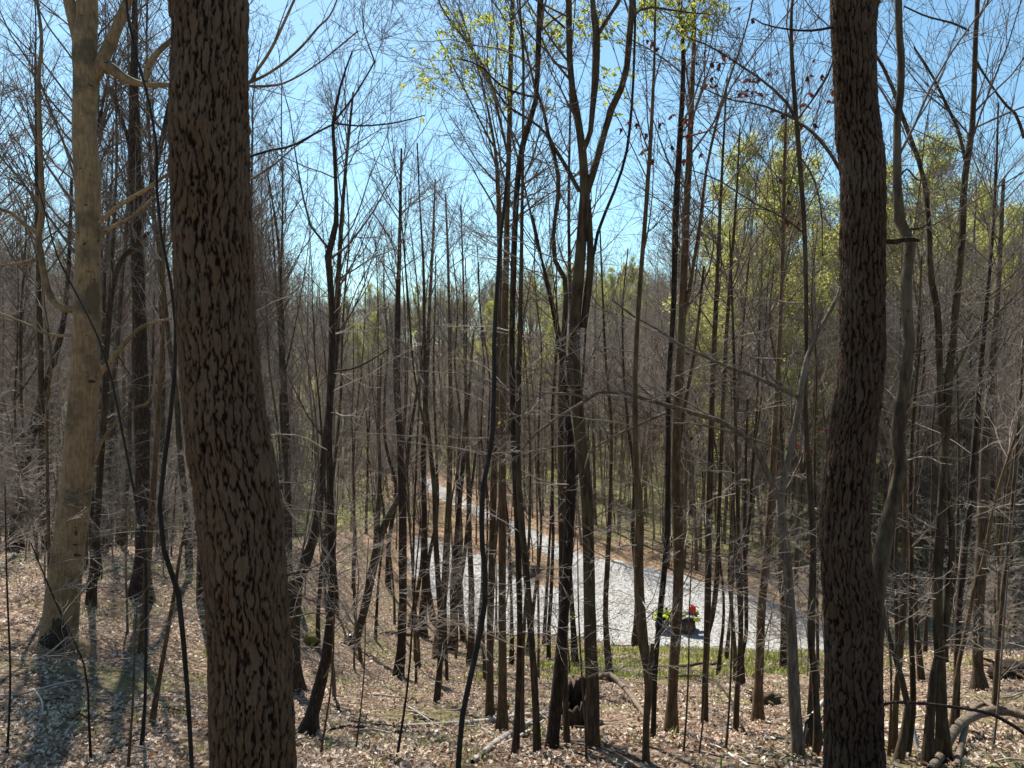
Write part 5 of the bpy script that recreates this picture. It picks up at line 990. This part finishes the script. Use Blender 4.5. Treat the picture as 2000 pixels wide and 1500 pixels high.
def quad():
    d = EYE/((1231-700)/1500.0); p = P(1319, 1229, d); p = np.array((*p[:2], 0.035))
    q = empty('quad_bike', p, 'lime green and black quad bike parked on the gravel road', 'quad bike'); q.rotation_euler.z = math.radians(180-12)   # front points left and a little away
    def part(name, vf, mat, par=None): return mesh(name, *vf, mat, par or q)
    # wheels
    prof = [(0.15, -0.11), (0.24, -0.125), (0.285, -0.11), (0.305, -0.05), (0.308, 0.05), (0.285, 0.11), (0.24, 0.125), (0.15, 0.11)]
    for sx, sy in ((0.63, 0.42), (0.63, -0.42), (-0.62, 0.42), (-0.62, -0.42)):
        n = 36; th = np.arange(n)*2*math.pi/n; V = np.stack([np.stack([r*np.cos(th), np.full(n, y), r*np.sin(th)], 1) for r, y in prof]); m = len(prof)
        s = np.arange(n); s2 = (s+1) % n; F = np.concatenate([np.stack([k*n+s, k*n+s2, ((k+1) % m)*n+s2, ((k+1) % m)*n+s], 1) for k in range(m)])
        w = bpy.data.objects.new('wheel', None); COL.objects.link(w); w.parent = q; w.location = (sx, sy, 0.308)
        V = V.reshape(-1, 3); vs, fs = [V], [F]; off = len(V)
        for k in range(22):                                   # tread lugs
            a = k*2*math.pi/22
            for yy, da in ((-0.06, 0.0), (0.06, 0.14)):
                ca, sa = math.cos(a+da), math.sin(a+da); c = np.array((0.306*ca, yy, 0.306*sa)); t = np.array((-sa, 0, ca)); rd = np.array((ca, 0, sa)); yv = np.array((0, 1.0, 0))
                bx = np.array([c+t*i*0.022+yv*j*0.045+rd*kk*0.016 for kk in (-1, 1) for i, j in ((-1, -1), (1, -1), (1, 1), (-1, 1))]); vs.append(bx)
                fs.append(off+np.array([[4, 5, 6, 7], [0, 1, 5, 4], [1, 2, 6, 5], [2, 3, 7, 6], [3, 0, 4, 7]])); off += 8
        mesh('tyre', np.concatenate(vs), np.concatenate(fs), 'tyre_rubber', w, smooth=False)
        bm = bmesh.new(); bmesh.ops.create_cone(bm, cap_ends=True, segments=28, radius1=0.165, radius2=0.165, depth=0.17); bmesh.ops.rotate(bm, verts=bm.verts, matrix=Matrix.Rotation(math.pi/2, 3, 'X')); bm_obj('rim', bm, 'dust_tan', w)
        out = 1 if sy > 0 else -1
        bm = bmesh.new(); bmesh.ops.create_cone(bm, cap_ends=True, segments=18, radius1=0.05, radius2=0.04, depth=0.04); bmesh.ops.rotate(bm, verts=bm.verts, matrix=Matrix.Rotation(math.pi/2, 3, 'X')); bmesh.ops.translate(bm, verts=bm.verts, vec=(0, out*0.1, 0)); bm_obj('hub', bm, 'rim_dark', w)
        for k in range(5):
            a = k*2*math.pi/5; bm = bmesh.new(); bmesh.ops.create_cube(bm, size=1.0); bmesh.ops.scale(bm, verts=bm.verts, vec=(0.1, 0.03, 0.045)); bmesh.ops.translate(bm, verts=bm.verts, vec=(0.095, out*0.085, 0)); bmesh.ops.rotate(bm, verts=bm.verts, matrix=Matrix.Rotation(a, 3, 'Y')); bm_obj('spoke', bm, 'rim_dark', w)
    part('axle', rod([(0.63, -0.36, 0.31), (0.63, 0.36, 0.31)], 0.035), 'steel_tube'); part('axle', rod([(-0.62, -0.36, 0.31), (-0.62, 0.36, 0.31)], 0.035), 'steel_tube')
    bm_obj('chassis', prism([(0.75, 0.34), (0.8, 0.5), (0.55, 0.62), (-0.5, 0.6), (-0.8, 0.55), (-0.72, 0.38), (-0.3, 0.27), (0.4, 0.27)], -0.17, 0.17), 'quad_black', q, 0.02)
    bm_obj('tank', prism([(0.52, 0.6), (0.62, 0.78), (0.42, 0.9), (0.08, 0.86), (-0.05, 0.72), (0.0, 0.6)], -0.13, 0.13), 'quad_lime', q, 0.03)
    bm_obj('seat', prism([(0.06, 0.72), (0.06, 0.83), (-0.1, 0.8), (-0.35, 0.82), (-0.62, 0.88), (-0.66, 0.78), (-0.4, 0.7)], -0.15, 0.15), 'seat_vinyl', q, 0.035)
    bm_obj('nose', prism([(0.5, 0.62), (0.55, 0.88), (0.78, 0.84), (0.98, 0.7), (0.94, 0.55), (0.72, 0.56)], -0.2, 0.2), 'quad_lime', q, 0.03)
    for s in (-1, 1):
        y0, y1 = (0.2, 0.55) if s > 0 else (-0.55, -0.2)
        bm_obj('front_fender', prism([(0.2, 0.56), (0.28, 0.7), (0.5, 0.79), (0.8, 0.76), (1.0, 0.64), (1.02, 0.58), (0.8, 0.7), (0.5, 0.73), (0.33, 0.64), (0.26, 0.54)], y0, y1), 'quad_lime', q, 0.012)
        bm_obj('rear_fender', prism([(-0.16, 0.5), (-0.26, 0.68), (-0.45, 0.78), (-0.75, 0.79), (-1.0, 0.68), (-1.03, 0.6), (-0.8, 0.72), (-0.5, 0.72), (-0.33, 0.62), (-0.24, 0.48)], y0, y1), 'quad_black', q, 0.012)
        bm_obj('side_panel', prism([(-0.1, 0.6), (-0.1, 0.77), (-0.4, 0.83), (-0.52, 0.81), (-0.45, 0.74), (-0.25, 0.66)], s*0.17, s*0.215), 'quad_lime', q, 0.008)
        bm_obj('side_panel', prism([(-0.5, 0.80), (-0.56, 0.83), (-0.8, 0.81), (-0.86, 0.78), (-0.75, 0.795)], s*0.2, s*0.5), 'quad_grey', q, 0.006)
        bm_obj('tail_panel', prism([(-0.8, 0.70), (-0.88, 0.81), (-1.06, 0.84), (-1.1, 0.74), (-1.02, 0.60), (-0.95, 0.64)], s*0.36, s*0.56), 'quad_lime', q, 0.012)
        bm_obj('footwell', prism([(0.24, 0.3), (0.24, 0.34), (-0.24, 0.34), (-0.24, 0.3)], s*0.18, s*0.5), 'quad_black', q, 0.01)
        bm_obj('headlight', prism([(0.93, 0.66), (0.99, 0.7), (1.0, 0.64), (0.96, 0.6)], s*0.1, s*0.2), 'lamp_clear', q, 0.008)
        bm_obj('indicator', prism([(0.98, 0.58), (1.03, 0.6), (1.03, 0.55), (0.98, 0.54)], s*0.42, s*0.52), 'lamp_amber', q, 0.006)
        bm_obj('tail_light', prism([(-1.08, 0.7), (-1.12, 0.72), (-1.12, 0.66), (-1.06, 0.65)], s*0.4, s*0.5), 'lamp_red', q, 0.006)
        part('grip', rod([(0.3, s*0.27, 1.05), (0.26, s*0.39, 1.04)], 0.02), 'seat_vinyl'); part('brake_lever', rod([(0.34, s*0.25, 1.05), (0.34, s*0.38, 1.03)], 0.008), 'steel_tube')
    part('handlebar', rod([(0.26, -0.38, 1.04), (0.32, -0.24, 1.05), (0.38, -0.08, 0.98), (0.38, 0.08, 0.98), (0.32, 0.24, 1.05), (0.26, 0.38, 1.04)], 0.014), 'steel_tube')
    part('steering_column', rod([(0.55, 0, 0.65), (0.38, 0, 0.99)], 0.022), 'steel_tube'); bm_obj('instrument_pod', prism([(0.36, 0.97), (0.42, 1.06), (0.5, 1.02), (0.46, 0.95)], -0.08, 0.08), 'quad_black', q, 0.015)
    for x0, x1, z in ((0.5, 0.98, 0.9), (-1.02, -0.55, 0.91)):
        vf = [rod([(x0, -0.36, z), (x1, -0.36, z), (x1, 0.36, z), (x0, 0.36, z), (x0, -0.36, z)], 0.014)]
        for yy in (-0.22, -0.075, 0.075, 0.22): vf.append(rod([(x0, yy, z), (x1, yy, z)], 0.011))
        for yy in (-0.3, 0.3): vf.append(rod([(x0+0.1, yy*0.6, 0.66), (x0+0.1, yy, z)], 0.012)); vf.append(rod([(x1-0.1, yy*0.6, 0.66), (x1-0.1, yy, z)], 0.012))
        part('rack', join(vf), 'steel_tube')
    part('bumper', join([rod([(0.9, -0.24, 0.45), (1.06, -0.24, 0.52), (1.08, -0.2, 0.72), (1.08, 0.2, 0.72), (1.06, 0.24, 0.52), (0.9, 0.24, 0.45)], 0.017), rod([(1.06, -0.24, 0.55), (1.06, 0.24, 0.55)], 0.014)]), 'steel_tube')
    part('exhaust', rod([(-0.4, -0.2, 0.48), (-0.7, -0.21, 0.52), (-0.98, -0.21, 0.55)], 0.05, 10), 'rim_dark')
    # the can standing on the rear rack
    from_q = Matrix.Translation(Vector(p)) @ Matrix.Rotation(q.rotation_euler.z, 4, 'Z')
    loc = from_q @ Vector((-0.78, 0.08, 0.925))
    c = empty('fuel_can', loc, 'red plastic can with black cap and spout on the rear rack', 'fuel can'); c.rotation_euler.z = q.rotation_euler.z; c.scale = (0.85, 0.85, 0.85)
    bm_obj('body', prism([(-0.19, 0.0), (0.19, 0.0), (0.2, 0.25), (0.12, 0.33), (-0.12, 0.36), (-0.2, 0.27)], -0.13, 0.13), 'can_red', c, 0.03)
    mesh('handle', *rod([(0.12, 0, 0.32), (0.1, 0, 0.4), (-0.05, 0, 0.42), (-0.08, 0, 0.35)], 0.018), 'quad_black', c)
    bm = bmesh.new(); bmesh.ops.create_cone(bm, cap_ends=True, segments=16, radius1=0.05, radius2=0.045, depth=0.07); bmesh.ops.translate(bm, verts=bm.verts, vec=(0.03, 0.05, 0.38)); bm_obj('cap', bm, 'quad_black', c, 0.008)
    mesh('spout', *rod([(-0.15, 0, 0.31), (-0.28, 0.02, 0.33), (-0.36, 0.02, 0.27)], 0.022), 'bark_brown', c)
    for yy in (-0.16, 0.16): pass
quad()
print('LEAVES', NL, 'TRIS', sum(len(o.data.polygons)*2 for o in SC.objects if o.type == 'MESH' and o.data.users == 1), 'OBJ', len(SC.objects))
